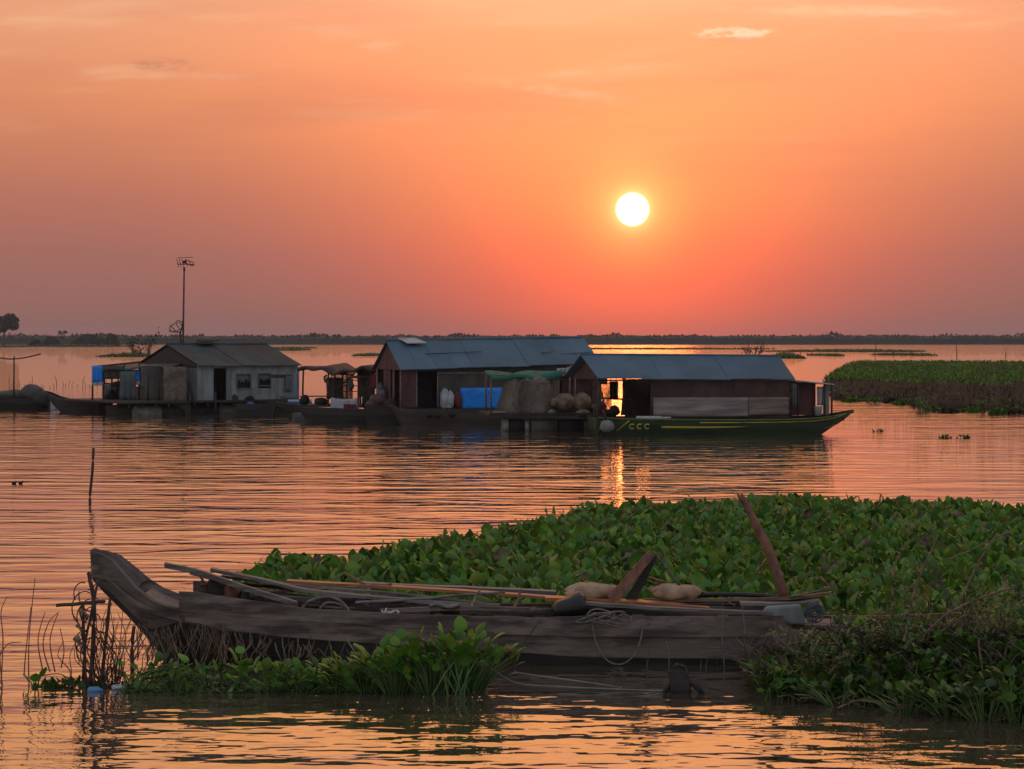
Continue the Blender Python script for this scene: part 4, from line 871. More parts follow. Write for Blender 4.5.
# stern cabin, left, dark maroon, set back
mb = MB(); FS = Facade(562, 93.5, 600, 93.5); FS.wall(mb, 562, 599.5, 376, 411, 0, .05, 7); FS.wall(mb, 592, 596, 376, 411, -.08, .05, 2); mesh_obj('stern_wall', mb, 'wallmaroon', Cc)
mb = MB(); a, b_ = FS.P(558, FS.Z(375), -.3), FS.P(600, FS.Z(376), -.3); c, d = FS.P(592, FS.Z(362), .9), FS.P(568, FS.Z(368), .9); mb.slab([a, b_, c, d], Vector((0, 0, .04))); mesh_obj('awning', mb, 'wallmaroon', Cc)
rag(557, 568, 368, 372.5, FS, -.4, 'whitetarp', 'cloth', 'crumpled white cloth under the eave where the two roofs meet', 'cloth', .1)
# lean-to at the bow end
mb = MB(); z1, z2 = FC.Z(378.6), FC.Z(385.2); a, b_ = CP(786, FC.Z(380.5), -.05), CP(832.5, z2+.0, -.05); mb.slab([a, b_, b_+sh*1.0, a+sh*1.0+Vector((0, 0, .12))], Vector((0, 0, .04))); mesh_obj('lean_to_roof', mb, 'roofpale', Cc)
mb = MB(); cwall(mb, 798, 821, 383, 416, .12, .05, 5); cwall(mb, 791.5, 797, 381, 416, .02, .05, 1); mesh_obj('lean_to_wall', mb, 'wallmaroon', Cc)
mb = MB(); cwall(mb, 825.5, 831.5, 386, 415.5, .05, .05, 2); mesh_obj('grey_panel', mb, 'wallgrey', Cc)
for px in (798, 824.8, 831.8):
    mb = MB(); mb.tube([CP(px, FC.Z(417), 0), CP(px, FC.Z(384), 0)], .04, 5); mesh_obj('post', mb, 'twig', Cc)
rag(791.5, 795.5, 384, 408, FC, -.12, 'wallslate', 'cloth', 'grey rag hanging at the right end of the cabin wall', 'cloth', .08, nx=5)
rag(818, 825.5, 387, 406, FC, .2, 'whitetarp', 'cloth', 'grey shirt hanging under the lean-to roof at the bow', 'cloth', .1, nx=6)
rag(804, 807, 389, 407, FC, .6, 'beigetarp', 'cloth', 'narrow pale cloth hanging in the dark bow room', 'cloth', .05, nx=4)
rag(613.5, 622.5, 381.5, 400, FC, .8, 'black', 'cloth', 'dark blanket hanging in the open stern of the houseboat against the glow', 'cloth', .1)
mb = MB(); q = FC.P(819, FC.Z(416), .1); mb.lathe(q, [(.12, 0), (.15, .32), (.16, .33), (.14, .34)], 12); single('bucket', mb, 'plasticwhite', 'white bucket standing at the houseboat bow', 'bucket')
rag(601, 609, 404, 414, FC, .5, 'redcloth', 'cloth', 'dark red cloth heap at the stern opening edge', 'cloth', .1)
mb = MB(); mb.blob(FC.P(617, FC.Z(411), .6), (.2, .2, .2), 10, 7, .1, 3); mb.blob(FC.P(611, FC.Z(413), .5), (.16, .16, .12), 9, 6, .1, 4); single('basket', mb, 'black', 'dark round basket added to cut the glow in the open houseboat stern', 'basket')  # round shapes added to cover part of the glitter behind the stern
rag(628, 641, 381, 389, FC, 1.0, 'wallred', 'cloth', 'reddish sheet added beside the dark blanket to dim the open stern', 'cloth', .08)  # sheet added against the stern glow, cut short so the sun streak passes
rag(600, 619, 382, 417.5, FC, 1.45, 'net', 'fishing_net', 'dark net added to break up the glow in the open houseboat stern', 'fishing net', .1)  # see-through net added so the bright gap shows as broken flecks
rag(599.5, 612, 381, 384.5, FC, .9, 'wallolive', 'cloth', 'dark rolled awning added to cut the glow above the open stern', 'cloth', .06)  # roll added to fill the top of the glowing gap
mb = MB(); mb.tube([FC.P(600, FC.Z(398), .9), FC.P(652, FC.Z(401), 1.0)], .035, 5); mb.tube([FC.P(626, FC.Z(416), .9), FC.P(630, FC.Z(381), 1.0)], .035, 5); mb.tube([FC.P(604, FC.Z(384), .9), FC.P(612, FC.Z(416), 1.0)], .03, 5); single('glow_break_rail', mb, 'twig', 'crooked pole railing added to break the glow across the open houseboat stern', 'railing')  # poles added to break up the bright stern gap
# hull
FH = Facade(597, 85.8, 853, 86.8)
xs = [597, 603, 620, 650, 700, 750, 792, 818, 835, 849, 862]; tp = [416.5, 417, 418, 418.5, 419, 419, 418.5, 417.5, 416, 414, 410.8]; bt_ = [430, 434, 435, 436, 436, 435, 434, 432.5, 428, 421, 412.2]
mb = MB(); boat_hull(mb, FH, xs, tp, bt_, 2.6, flare=.75, pinch=(0, 4)); hl = mesh_obj('hull', mb, 'hullgreen', Cc)
def strip_on_hull(yfun, x0, x1, w, m_, name='stripe', n=24, taper=False):
    mb = MB(); ru, rl = [], []
    for i in range(n+1):
        x = x0+(x1-x0)*i/n; k = 1.0
        Y = (FH.a+FH.d*FH.U(x)).y
        j = max(q for q in range(len(xs)) if xs[q] <= x+1e-6); j = min(j, len(xs)-2); uu = (x-xs[j])/(xs[j+1]-xs[j])
        kk = []
        for idx in (j, j+1):
            p_ = 1.0
            if idx >= len(xs)-4: p_ = (.12, .5, .8, .95)[len(xs)-1-idx]
            kk.append(p_)
        kx = kk[0]+(kk[1]-kk[0])*uu; t0 = tp[j]+(tp[j+1]-tp[j])*uu; t1 = bt_[j]+(bt_[j+1]-bt_[j])*uu
        y = yfun(x, t0, t1); ww = w*(1-.75*max(0, (x-x0)/(x1-x0)) if taper else 1)
        out = []
        for yy in (y-ww/2, y+ww/2):
            fr = (yy-t0)/max(1e-3, (t1-t0)); side_ = (1-fr/.333*.07) if fr < .333 else (.93-(fr-.333)/.667*(.93-.75))
            off = 1.3-1.3*kx*side_-.025; out.append(FH.P(x, CH-(yy-HY)*Y/F, off))
        ru.append(out[0]); rl.append(out[1])
    mb.grid([ru, rl]); return mesh_obj(name, mb, m_, Cc, parent=hl, solid=.02)
strip_on_hull(lambda x, a, b_: a+.9, 598, 850, 1.1, 'olivepaint'); strip_on_hull(lambda x, a, b_: a+(b_-a)*.22, 700, 846, .9, 'yellow', taper=True)
strip_on_hull(lambda x, a, b_: a+(b_-a)*.50, 662, 800, 2.0, 'yellow', taper=True); strip_on_hull(lambda x, a, b_: b_-1.5, 700, 838, .7, 'olivepaint')
# painted slash and letters
def hullpt(px, py, off=-.03):
    t0, t1 = 418, 435.5; fr = (py-t0)/(t1-t0); side_ = (1-fr/.333*.07) if fr < .333 else (.93-(fr-.333)/.667*(.93-.75))
    Y = (FH.a+FH.d*FH.U(px)).y; return FH.P(px, CH-(py-HY)*Y/F, 1.3-1.3*side_+off)
mb = MB(); mb.tube([hullpt(617.5, 431), hullpt(629.5, 420.5)], .028, 4)
for cx in (632.6, 640.2, 647.8):
    pts = [hullpt(cx+2.6*math.cos(R(th)), 426.4-2.3*math.sin(R(th))) for th in range(50, 311, 20)]; mb.tube(pts, .030, 4)
mesh_obj('lettering', mb, 'yellow', Cc, parent=hl)
mb = MB(); mb.box(FH.P(650, FH.Z(417.2), .3), (.9, .3, .08)); mb.box(FH.P(661, FH.Z(417.6), .3), (.8, .25, .05)); single('white_scraps', mb, 'plasticwhite', 'white flat scraps on the houseboat gunwale above the letters', 'scrap')
mb = MB(); q = hullpt(606, 426, -.32); mb.blob(q, (.27, .16, .22), 12, 8, .05, 3); single('fender', mb, 'drum', 'pale round fender at the houseboat stern', 'fender')
mb = MB(); mb.tube([hullpt(598, 433, -.1), hullpt(606, 421, -.2), hullpt(602, 410, -.2)], .05, 5); single('mooring_post', mb, 'twig', 'dark post holding the houseboat stern', 'post')

# ---------------- far left boats
FL = Facade(0, 117, 60, 117)
LB = thing('covered_boat', 'dark boat with rounded cabin cover at the left edge', 'boat', FL.P(22, 0))
mb = MB(); boat_hull(mb, FL, [-30, -10, 5, 20, 35, 46, 50], [396, 397, 397.5, 398, 398, 397.5, 397], [408, 411, 411.5, 411.5, 411, 409.5, 404], 1.6, pinch=(0, 2)); mesh_obj('hull', mb, 'hull', LB)
mb = MB(); mb.blob(FL.P(29, FL.Z(394), .8), (.62, .7, .45), 16, 10, .03, 4); mb.blob(FL.P(10, FL.Z(396), .9), (.9, .6, .28), 14, 8, .06, 5); mesh_obj('cover', mb, 'wallolive', LB)
mb = MB(); mb.blob(FL.P(41, FL.Z(399), .3), (.5, .5, .4), 14, 8, .08, 7); mesh_obj('bundle', mb, 'hull', LB)
rag(49.5, 58, 401.5, 410, FL, .1, 'whitetarp', 'cloth', 'small pale triangular cloth at the bow of the left edge boat', 'cloth', .05, nx=5)
mb = MB(); mb.tube([FL.P(13, FL.Z(408), .2), FL.P(13.3, FL.Z(356), .2)], [.05, .035], 5); mb.tube(curve_pts([FL.P(-6, FL.Z(357), .2), FL.P(8, FL.Z(359), .2), FL.P(22, FL.Z(358), .2), FL.P(40, FL.Z(354), .2)], 5), .035, 5); single('mast', mb, 'twig', 'thin upright pole with a bowed crossbar at the left edge', 'pole')
mb = MB(); Fk = Facade(38, 114, 106, 112); boat_hull(mb, Fk, [40, 43, 50, 60, 72, 86, 98, 106], [391, 392.5, 396.5, 399, 400.3, 400.8, 401, 401], [393, 397, 405, 408, 409.5, 410, 410, 408], .9, pinch=(4, 1)); single('canoe', mb, 'hull', 'slender dark canoe with raised prow beside the left porch', 'canoe')
# =================================================================== FOREGROUND
YC = 26.25; DY = 1.35
def at_(px, py, Y): return at(px, py, Y+DY)
def hx(px, Y): return (px-512)*Y/F
# ---------------- old wooden boat
OB = thing('rowing_boat', 'old weathered grey wooden boat with high pointed prow lying in the weeds', 'boat', Vector((hx(450, YC), YC, 0)))
stn = [(91, 550, 575, 576, 577.5, .10, .09, .05, .02), (102, 554, 578, 586, 590, .18, .15, .09, .04), (112, 559.5, 581, 593, 601, .26, .21, .13, .06), (124, 573, 592, 606, 614, .36, .29, .19, .09),
       (136, 587, 600, 618, 628, .44, .38, .26, .12), (150, 598, 608, 628, 643, .50, .45, .33, .18), (164, 604.5, 612.5, 625, 665, .54, .50, .42, .24), (179, 609, 616, 621, 690, .57, .54, .50, .30),
       (220, 612, 620, 629.5, 705, .59, .57, .55, .32), (300, 616, 626, 638, 705, .60, .58, .56, .34), (400, 619, 631, 645, 705, .60, .58, .56, .36), (500, 620, 634, 651, 705, .60, .58, .56, .36),
       (590, 618, 635, 657, 705, .60, .58, .56, .36), (700, 618, 636, 658, 705, .58, .56, .54, .34), (760, 617, 636, 659, 705, .54, .52, .50, .30), (783, 617.5, 636, 659, 705, .51, .5, .48, .28),
       (792, 630, 640, 659, 700, .50, .48, .46, .26), (865, 633, 642, 657, 695, .40, .38, .35, .2)]
def interp(tbl, px, k):
    for a, b_ in zip(tbl, tbl[1:]):
        if a[0] <= px <= b_[0]: u = (px-a[0])/(b_[0]-a[0]); return a[k]+(b_[k]-a[k])*u
    return tbl[0][k] if px < tbl[0][0] else tbl[-1][k]
fine = []
for a, b_ in zip(stn, stn[1:]):
    n = max(1, int((b_[0]-a[0])/14))
    for i in range(n): u = i/n; fine.append(tuple(p+(q-p)*u for p, q in zip(a, b_)))
fine.append(stn[-1])
mb = MB(); rows = []
for i, s_ in enumerate(fine):
    px = s_[0]; r_ = []
    for side_ in (-1, 1):
        q4 = []
        for yy, hb in zip(s_[1:5], s_[5:9]):
            Yn = YC-hb; q4.append((hx(px, YC-s_[5]), YC+side_*hb+(.012*math.sin(px*.11) if side_ < 0 else 0), CH-(yy-HY)*Yn/F))
        r_.append(q4)
    rows.append(r_[0]+r_[1][::-1])
mb.grid(rows, 0); mb.f.append(tuple(range(8))); mb.sm.append(0); k = len(mb.v)-8; mb.f.append(tuple(range(k+7, k-1, -1))); mb.sm.append(0)
hull = mesh_obj('hull', mb, 'oldwood', OB, solid=.04); hull.data.materials.append(M['oldwood_dark'])
for p_ in hull.data.polygons:
    idx = sorted(v % 8 for v in p_.vertices)
    if len(idx) == 4 and idx in ([2, 2, 3, 3], [3, 3, 4, 4], [4, 4, 5, 5]): p_.material_index = 1  # faces below the chine take the darker wood
def side_plank(px0, px1, top, bot, side_, off, m_, name, n=18, th=.03):
    mb = MB(); ru, rl, ru2, rl2 = [], [], [], []
    for i in range(n+1):
        px = px0+(px1-px0)*i/n; hb = interp(stn, px, 5)+off; Yn = YC-hb; x = hx(px, YC-interp(stn, px, 5))
        zt = CH-(interp(top, px, 1)-HY)*Yn/F+rng.uniform(-.004, .004); zb = CH-(interp(bot, px, 1)-HY)*Yn/F
        Ys = YC+side_*hb; s2 = -side_*th
        ru.append((x, Ys, zt)); rl.append((x, Ys, zb)); ru2.append((x, Ys+s2, zt)); rl2.append((x, Ys+s2, zb))
    mb.grid([rl, ru, ru2, rl2, rl], 0)
    for j in (0, n): 
        i0 = len(mb.v); mb.v += [rl[j], ru[j], ru2[j], rl2[j]]; mb.f.append((i0, i0+1, i0+2, i0+3)); mb.sm.append(0)
    return mesh_obj(name, mb, m_, OB)
wtop = [(179, 591.5), (192, 591.5), (228, 597), (302, 608), (363, 612), (414, 614.5), (500, 617)]; wbot = [(179, 611), (228, 615), (302, 621), (414, 628), (500, 632)]
side_plank(179, 500, wtop, wbot, -1, .022, 'oldwood', 'washboard'); side_plank(179, 500, wtop, wbot, 1, .022, 'oldwood', 'washboard')
side_plank(494, 783, [(494, 616), (542, 618), (590, 615.5), (700, 617), (783, 616)], [(494, 634), (590, 637), (783, 637)], -1, .03, 'oldwood', 'rubbing_strake')
side_plank(494, 783, [(494, 616), (783, 617)], [(494, 634), (783, 637)], 1, .02, 'oldwood', 'rubbing_strake')
side_plank(97, 180, [(97, 574.5), (112, 580.5), (124, 591.5), (136, 600), (150, 608), (164, 612), (180, 615.5)], [(97, 576), (112, 583), (124, 595), (136, 604.5), (150, 613), (164, 617.5), (180, 621)], -1, .0, 'oldwood', 'rubbing_strake')
side_plank(500, 783, [(500, 643), (590, 648), (783, 650)], [(500, 651), (590, 657), (783, 659)], -1, -.005, 'oldwood', 'chine_board')
side_plank(185, 500, [(185, 616), (250, 626), (300, 631), (400, 637), (500, 643)], [(185, 621), (250, 633), (300, 638), (400, 645), (500, 651)], -1, -.005, 'oldwood', 'chine_board')
# prow deck planks
mb = MB(); rows = []
for px in (93, 102, 112, 124, 136): hb = interp(stn, px, 5)-.03; z = CH-(interp(stn, px, 1)-HY)*(YC-hb)/F-.015; x = hx(px, YC-hb-.03); rows.append([(x, YC-hb, z), (x, YC, z+.02), (x, YC+hb, z)])
mb.grid(rows, 0); mesh_obj('prow_deck', mb, 'prow', OB, solid=.03)
mb = MB(); rows = []
for px in (140, 150, 164, 179, 200): hb = interp(stn, px, 5)-.04; z = CH-(interp(stn, px, 1)-HY)*(YC-hb)/F-.07; x = hx(px, YC-hb-.04); rows.append([(x, YC-hb, z), (x, YC+hb, z)])
mb.grid(rows, 0); mesh_obj('bow_deck', mb, 'plankgrey', OB, solid=.03)
mb = MB(); mb.box((hx(470, YC), YC, .30), (6.4, .98, .03)); mesh_obj('floor', mb, 'oldwood_dark', OB)
for px in (245, 330, 455, 540, 640, 725):
    mb = MB(); z = CH-(interp(stn, px, 1)-HY)*(YC-.6)/F-.05; mb.box((hx(px, YC), YC, z-.05), (.12, .98, .035)); mesh_obj('thwart', mb, 'oldwood_dark', OB)
mb = MB(); mb.box((hx(818, YC), YC, CH-(631-HY)*(24.4+DY)/F+.03), (.62, .75, .03), .03); mesh_obj('stern_deck', mb, 'plankgrey', OB)
# nail rows and gouges
mb = MB()
for px in range(505, 780, 18): mb.box((hx(px, YC-.6), YC-.64, CH-(622+rng.uniform(-2, 2)-HY)*(YC-.64)/F), (.018, .012, .018))
mesh_obj('nail_heads', mb, 'rustwood', OB)
def beam(name, pts, w, h, m_, label, cat, group=None, j=.004):
    """plank along px,py,Y points; w horizontal depth, h vertical"""
    mb = MB(); P_ = curve_pts([at_(*q) for q in pts], 5, j*.3); rows = []
    for k in range(5):
        dy, dz = ((-w/2, -h/2), (w/2, -h/2), (w/2, h/2), (-w/2, h/2), (-w/2, -h/2))[k]
        rows.append([tuple(q+Vector((0, dy, dz))) for q in P_])
    mb.grid(rows, 0)
    for e_ in (0, -1):
        i = len(mb.v); mb.v += [rows[k][e_] for k in range(4)]; mb.f.append((i, i+1, i+2, i+3)); mb.sm.append(0)
    return single(name, mb, m_, label, cat, group)
G = 'poles and planks stacked in the old boat'
beam('pole', [(165, 565, 24.6), (198, 572, 24.6), (244, 587.5, 24.6), (297, 604, 24.55)], .10, .055, 'plankgrey', 'short grey beam sticking out furthest over the prow side', 'pole', G)
beam('pole', [(190, 572, 24.9), (230, 583, 24.85), (262, 596, 24.8), (320, 600, 24.8)], .07, .05, 'oldwood', 'dark round pole lying under the grey beam near the prow', 'pole', G)
beam('plank', [(211, 569.5, 25.1), (267, 581, 25.05), (312, 591, 25), (420, 601, 24.9), (500, 606, 24.9)], .16, .035, 'plankgrey', 'long dark grey plank running from the prow to mid boat', 'plank', G)
beam('plank', [(222, 576, 25.25), (300, 586, 25.2), (380, 592.5, 25.1), (487, 604.5, 24.9)], .12, .03, 'oldwood', 'dull plank sagging beneath the orange plank', 'plank', G)
beam('plank', [(287, 581, 25.35), (355, 585, 25.3), (420, 588.5, 25.25), (517, 594.8, 25.15), (583, 600, 25.1)], .18, .028, 'plankorange', 'long orange brown plank, left one', 'plank', G)
beam('plank', [(545, 598, 24.95), (586, 599.5, 24.9), (650, 603, 24.8), (709, 608, 24.7)], .26, .035, 'plankorange', 'wide orange brown plank under the sacks at the stern end', 'plank', G)
beam('plank', [(360, 583.5, 25.6), (403, 586, 25.55), (480, 589, 25.5), (556, 592.5, 25.45)], .16, .04, 'plankblue', 'bluish grey plank on the far gunwale behind the orange plank', 'plank', G)
beam('plank', [(570, 602, 24.55), (640, 607, 24.5), (720, 611, 24.45), (772, 613, 24.45)], .14, .03, 'plankgrey', 'dull grey plank along the near gunwale below the sacks', 'plank', G)
beam('pole', [(344, 573, 25.5), (362, 583, 25.3), (379, 591.5, 25.2)], .03, .03, 'bamboo', 'short pale stick poking up over the leaves', 'pole', G)
beam('pole', [(645, 600, 25.0), (720, 600, 24.9), (790, 598, 24.8), (832, 593, 24.75)], .035, .035, 'bamboo', 'thin pale cane reaching past the stern bundle', 'pole', G)
beam('pole', [(600, 606, 25.1), (700, 602, 25.0), (812, 597.5, 24.9)], .06, .05, 'oldwood_dark', 'dark pole lying behind the stern bundle', 'pole', G)
beam('pole', [(380, 611, 24.6), (470, 608, 24.6), (555, 611, 24.6)], .05, .045, 'oldwood', 'grey pole lying low amid the boat', 'pole', G)
beam('pole', [(800, 616.5, 24.9), (860, 617, 24.6), (925, 615.5, 24.3), (990, 612, 24.2)], .03, .03, 'bamboo', 'long thin cane stretching from the stern into the right thicket', 'pole', G)
beam('plank', [(740, 603, 24.7), (790, 603.5, 24.7), (818, 601, 24.7)], .22, .03, 'plankgrey', 'short pale plank on top of the stern bundle', 'plank', G)
for pts, r_, m_, lb in [
  ([(202, 590, 24.7), (203, 582, 24.7), (201, 577, 24.7)], .022, 'oldwood', 'short upright peg holding up the beams near the prow'),
  ([(236, 584, 25.3), (300, 590, 25.2), (372, 599, 25.0)], .020, 'twig', 'thin dark branch across the front stack of planks'),
  ([(250, 592, 24.9), (318, 589, 25.1), (392, 584, 25.3)], .016, 'bamboo', 'thin cane crossing over the planks in the front half'),
  ([(355, 603, 24.7), (430, 598, 24.9), (505, 592, 25.1)], .018, 'plankgrey', 'slim grey stick crossing the middle planks'),
  ([(470, 612, 24.6), (474, 600, 24.8), (480, 590, 24.9)], .016, 'bamboo', 'short bent cane standing amidships'),
  ([(512, 612, 24.6), (518, 600, 24.8), (521, 590, 24.9)], .018, 'rustwood', 'short brown stick leaning before the orange plank'),
  ([(586, 610, 24.6), (660, 606, 24.7), (742, 604, 24.8)], .022, 'oldwood_dark', 'dark crooked pole under the second sack'),
  ([(690, 596, 25.1), (740, 594, 25.0), (806, 600, 24.8)], .030, 'blacksheen', 'black pipe lying between the sack and the tall post'),
  ([(706, 592, 25.2), (722, 598, 25.0), (735, 606, 24.7)], .012, 'bamboo', 'thin twig slanting down beside the tall post'),
  ([(768, 600, 24.9), (805, 594, 24.7), (828, 588, 24.6)], .012, 'bamboo', 'pale reed pointing up past the stern wire tangle')]:
    mb = MB(); P_ = curve_pts([at_(*q) for q in pts], 6, .006); mb.tube(P_, [r_*(1-.3*k/len(P_)) for k in range(len(P_))], 6); single('stick', mb, m_, lb, 'stick', 'loose sticks lying in the old boat')
mb = MB(); rr = random.Random(77)
for k in range(9):
    c = at_(300+k*21+rr.uniform(-6, 6), 606+rr.uniform(-2, 3), 24.8+rr.uniform(0, .3)); mb.tube([c+Vector((rr.uniform(-.25, .25), 0, 0)), c+Vector((0, 0, rr.uniform(0, .05))), c+Vector((rr.uniform(-.25, .25), rr.uniform(-.1, .1), 0))], rr.uniform(.008, .018), 5)
single('driftwood', mb, 'oldwood', 'scatter of short driftwood pieces on the boat floor near the hoops', 'driftwood')
mb = MB(); rows = []
for j in range(7): rows.append([at_(556+44*u, 609-5*math.sin(u*3.1)*math.sin(j/6*3.1)+1.5*math.sin(u*9+j), 24.7+.3*j/6) for u in np.linspace(0, 1, 12)])
mb.grid(rows); single('cloth', mb, 'oldwood_dark', 'dark crumpled sheet beside the black cover', 'cloth', solid=.02)
# pots and baskets under the beams near the prow
for i, (px, py, r_, h_, m_) in enumerate([(204, 598, .07, .14, 'twig'), (216, 600, .11, .22, 'oldwood_dark'), (231, 602, .10, .19, 'rustwood'), (246, 605, .09, .14, 'blacksheen'), (262, 607, .08, .12, 'oldwood_dark')]):
    mb = MB(); c = at_(px, py, 24.75); mb.lathe(c, [(r_*.7, 0), (r_, h_*.3), (r_*.95, h_*.8), (r_*.7, h_), (r_*.75, h_*1.05)], 14); single('pot', mb, m_, ['slim brown post stump under the prow beam', 'largest dark pot under the beams near the prow', 'rusty round pot, second under the beams', 'small black pot under the beams', 'smallest dark pot farthest from the prow'][i], 'pot')
mb = MB(); mb.tube(curve_pts([at_(300, 611, 24.6), at_(310, 601, 24.6), at_(327, 597, 24.62), at_(340, 601, 24.65), at_(349, 611, 24.65)], 6), .018, 6); mb.tube(curve_pts([at_(318, 612, 24.7), at_(326, 603, 24.7), at_(341, 605, 24.72), at_(345, 612, 24.72)], 6), .014, 6); single('hoop', mb, 'plankgrey', 'bent cane hoops lying in the front half of the old boat', 'hoop')
for i, (px, py, lb) in enumerate([(392, 613, 'small crumpled white rag near the hyacinth clump in the boat'), (538, 610, 'small pale twig bunch beside the black cover')]):
    mb = MB(); rr = random.Random(i)
    for k in range(9): a = at_(px+rr.uniform(-9, 9), py+rr.uniform(-2, 1), 24.5); mb.tube([a, a+Vector((rr.uniform(-.08, .08), rr.uniform(-.05, .05), rr.uniform(0, .04)))], .008, 4)
    single('litter', mb, 'plasticwhite' if i == 0 else 'rope', lb, 'litter')
mb = MB(); rows = []
for j in range(8): rows.append([at_(430+30*u, 607+2.2*j/7*3-2*math.sin(u*3), 24.55+.25*j/7)+Vector((0, 0, .03*math.sin(u*7+j))) for u in np.linspace(0, 1, 10)])
mb.grid(rows); single('cloth', mb, 'plankgrey', 'grey lilac cloth bundled amidships behind the hyacinth leaves', 'cloth', solid=.03)
# sacks
def sack(px0, px1, y0, y1, Y, label, seed):
    """limp, partly filled bag: a flattened superellipsoid with folds, pinched ends"""
    rr = random.Random(seed); c = at_((px0+px1)/2, y1, Y); L = (px1-px0)*Y/F; H = (y1-y0)*Y/F; mb = MB(); rows = []
    for i in range(29):
        u = i/28*2-1; prof = (1-abs(u)**4)**.6; prof = max(prof, .12); row = []
        for j in range(21):
            th = 2*math.pi*j/20
            ry, rz_ = .22*prof, H*.5*prof*(1+.10*math.sin(u*5+seed)-.10*u)
            w = 1+.05*math.sin(3*th+u*7+seed)+.035*math.sin(7*u*2+2*th)
            sy, sz = math.copysign(abs(math.cos(th))**.8, math.cos(th)), math.copysign(abs(math.sin(th))**.8, math.sin(th))
            zz = rz_*sz*w; zz = max(zz, -H*.42)
            row.append((c.x+u*L/2+.02*math.sin(th*2+u*3), c.y+ry*sy*w, c.z+H*.45+zz))
        rows.append(row)
    mb.grid(rows)
    e = thing('sack', label, 'sack', c); mesh_obj('bag', mb, 'sack', e)
    mb = MB(); sgn = 1 if seed % 2 else -1
    mb.tube([(c.x+sgn*L*.47, c.y, c.z+H*.45), (c.x+sgn*L*.54, c.y-.03, c.z+H*.5), (c.x+sgn*L*.57, c.y-.03, c.z+H*.75)], [H*.14, H*.07, H*.2], 7); mesh_obj('tied_neck', mb, 'sack', e)
sack(564, 624, 581.5, 599, 25.1, 'long flat beige sack left of the crossed boards', 3)
sack(652, 703, 582.5, 599.5, 25.1, 'rounded beige sack right of the crossed boards', 4)
# crossed boards and strut
def stickbox(name, p0, p1, w0, w1, d, m_, label, cat, group=None):
    mb = MB(); P_ = [p0.lerp(p1, k/8) for k in range(9)]; dx = (p1-p0).normalized(); sd_ = Vector((dx.z, 0, -dx.x)); rows = []
    for k in range(5):
        a, b_ = ((-1, -1), (1, -1), (1, 1), (-1, 1), (-1, -1))[k]
        rows.append([tuple(q+sd_*a*(w0+(w1-w0)*i/8)/2*(1+.05*math.sin(i*2.1))+Vector((0, b_*d/2, 0))) for i, q in enumerate(P_)])
    mb.grid(rows, 0)
    for e_ in (0, -1): i = len(mb.v); mb.v += [rows[k][e_] for k in range(4)]; mb.f.append((i, i+1, i+2, i+3)); mb.sm.append(0)
    return single(name, mb, m_, label, cat, group, bevel=.006)
stickbox('board', at_(612, 600, 24.75), at_(652, 553, 24.95), .13, .09, .05, 'rustwood', 'broad red brown board leaning up to the right between the two sacks', 'board')
stickbox('board', at_(630, 601, 24.95), at_(655, 556, 24.98), .12, .06, .06, 'oldwood_dark', 'dark board leaning behind the broad red brown one', 'board')
mb = MB(); mb.tube([at_(654, 552, 25.0), at_(680, 586, 25.1)], .014, 5); single('rod', mb, 'plankgrey', 'thin grey rod slanting down right from the tip of the leaning boards', 'rod')
mb = MB(); mb.tube([at_(638, 574, 25.0), at_(668, 583, 25.2)], .012, 5); mb.tube([at_(640, 577, 25.0), at_(664, 587, 25.2)], .010, 5); single('twig', mb, 'bamboo', 'pair of thin twigs behind the leaning boards', 'twig')
e = thing('stern_post', 'tall tapering red brown post leaning left above the stern', 'post', at_(785, 598, 24.85))
mb = MB(); pp = [(786.5, 604, 24.85, .055), (778, 575, 24.9, .056), (767, 546, 24.95, .055), (757, 527, 25, .048), (750, 513, 25, .038), (743.5, 499, 25, .030), (741.5, 493.5, 25, .012)]
mb.tube([at_(a, b_, c) for a, b_, c, _ in pp], [r_ for *_, r_ in pp], 6); mesh_obj('shaft', mb, 'rustwood', e)
mb = MB(); mb.tube([at_(745, 503, 25), at_(739.5, 497, 25), at_(737, 493, 25)], [.03, .02, .008], 5); mesh_obj('prong', mb, 'rustwood', e); mb = MB(); mb.tube([at_(773, 562, 24.95), at_(762, 566, 24.95), at_(755, 575, 25)], [.02, .012, .006], 5); mesh_obj('prong', mb, 'rustwood', e)
# black cover
mb = MB(); rows = []
tpn = [(553, 606), (560, 600), (568, 597), (575, 593.5), (580, 592), (583.5, 595), (584.5, 603)]
for k, (px, py) in enumerate(tpn):
    d = .20; row = []
    for j in range(9):
        a = math.pi*j/8; Yq = 24.62-d*math.cos(a); fr = math.sin(a)**.6; row.append(at_(px, 616-(616-py)*fr, Yq)+Vector((.02*math.sin(j*2+k), 0, 0)))
    rows.append(row)
mb.grid(rows); single('cover', mb, 'blacksheen', 'black shiny cover standing up amidships like a fin', 'cover', solid=.02)
# coil of rope on the hull
mb = MB(); Yh = 24.245
for k in range(5):
    c_, w_, h_ = (601+9*math.sin(k*2.1), 14+2*k % 5, 6.5-k*.5); cy = 616+.8*k
    mb.tube([at_(c_+w_*math.cos(t_a+k), cy+h_*math.sin(t_a)*(1+.2*math.sin(t_a*2+k)), Yh-.01-.012*(k % 3)) for t_a in np.linspace(0, 6.283, 26)], .009, 5)
mb.tube(curve_pts([at_(594, 612, Yh), at_(592.5, 625, Yh-.01), at_(597, 645, Yh-.01), at_(608, 661, Yh-.01), at_(622, 664, Yh-.01), at_(634, 655, Yh-.01), at_(641, 638, Yh-.01), at_(643.5, 619, Yh)], 7), .009, 5)
mb.tube(curve_pts([at_(590, 617, Yh), at_(602, 622, Yh-.02), at_(618, 626, Yh-.02), at_(632, 619, Yh-.01), at_(624, 614, Yh)], 7), .009, 5)
single('rope_coil', mb, 'rope', 'loosely coiled grey rope hanging in a big loop on the hull', 'rope')
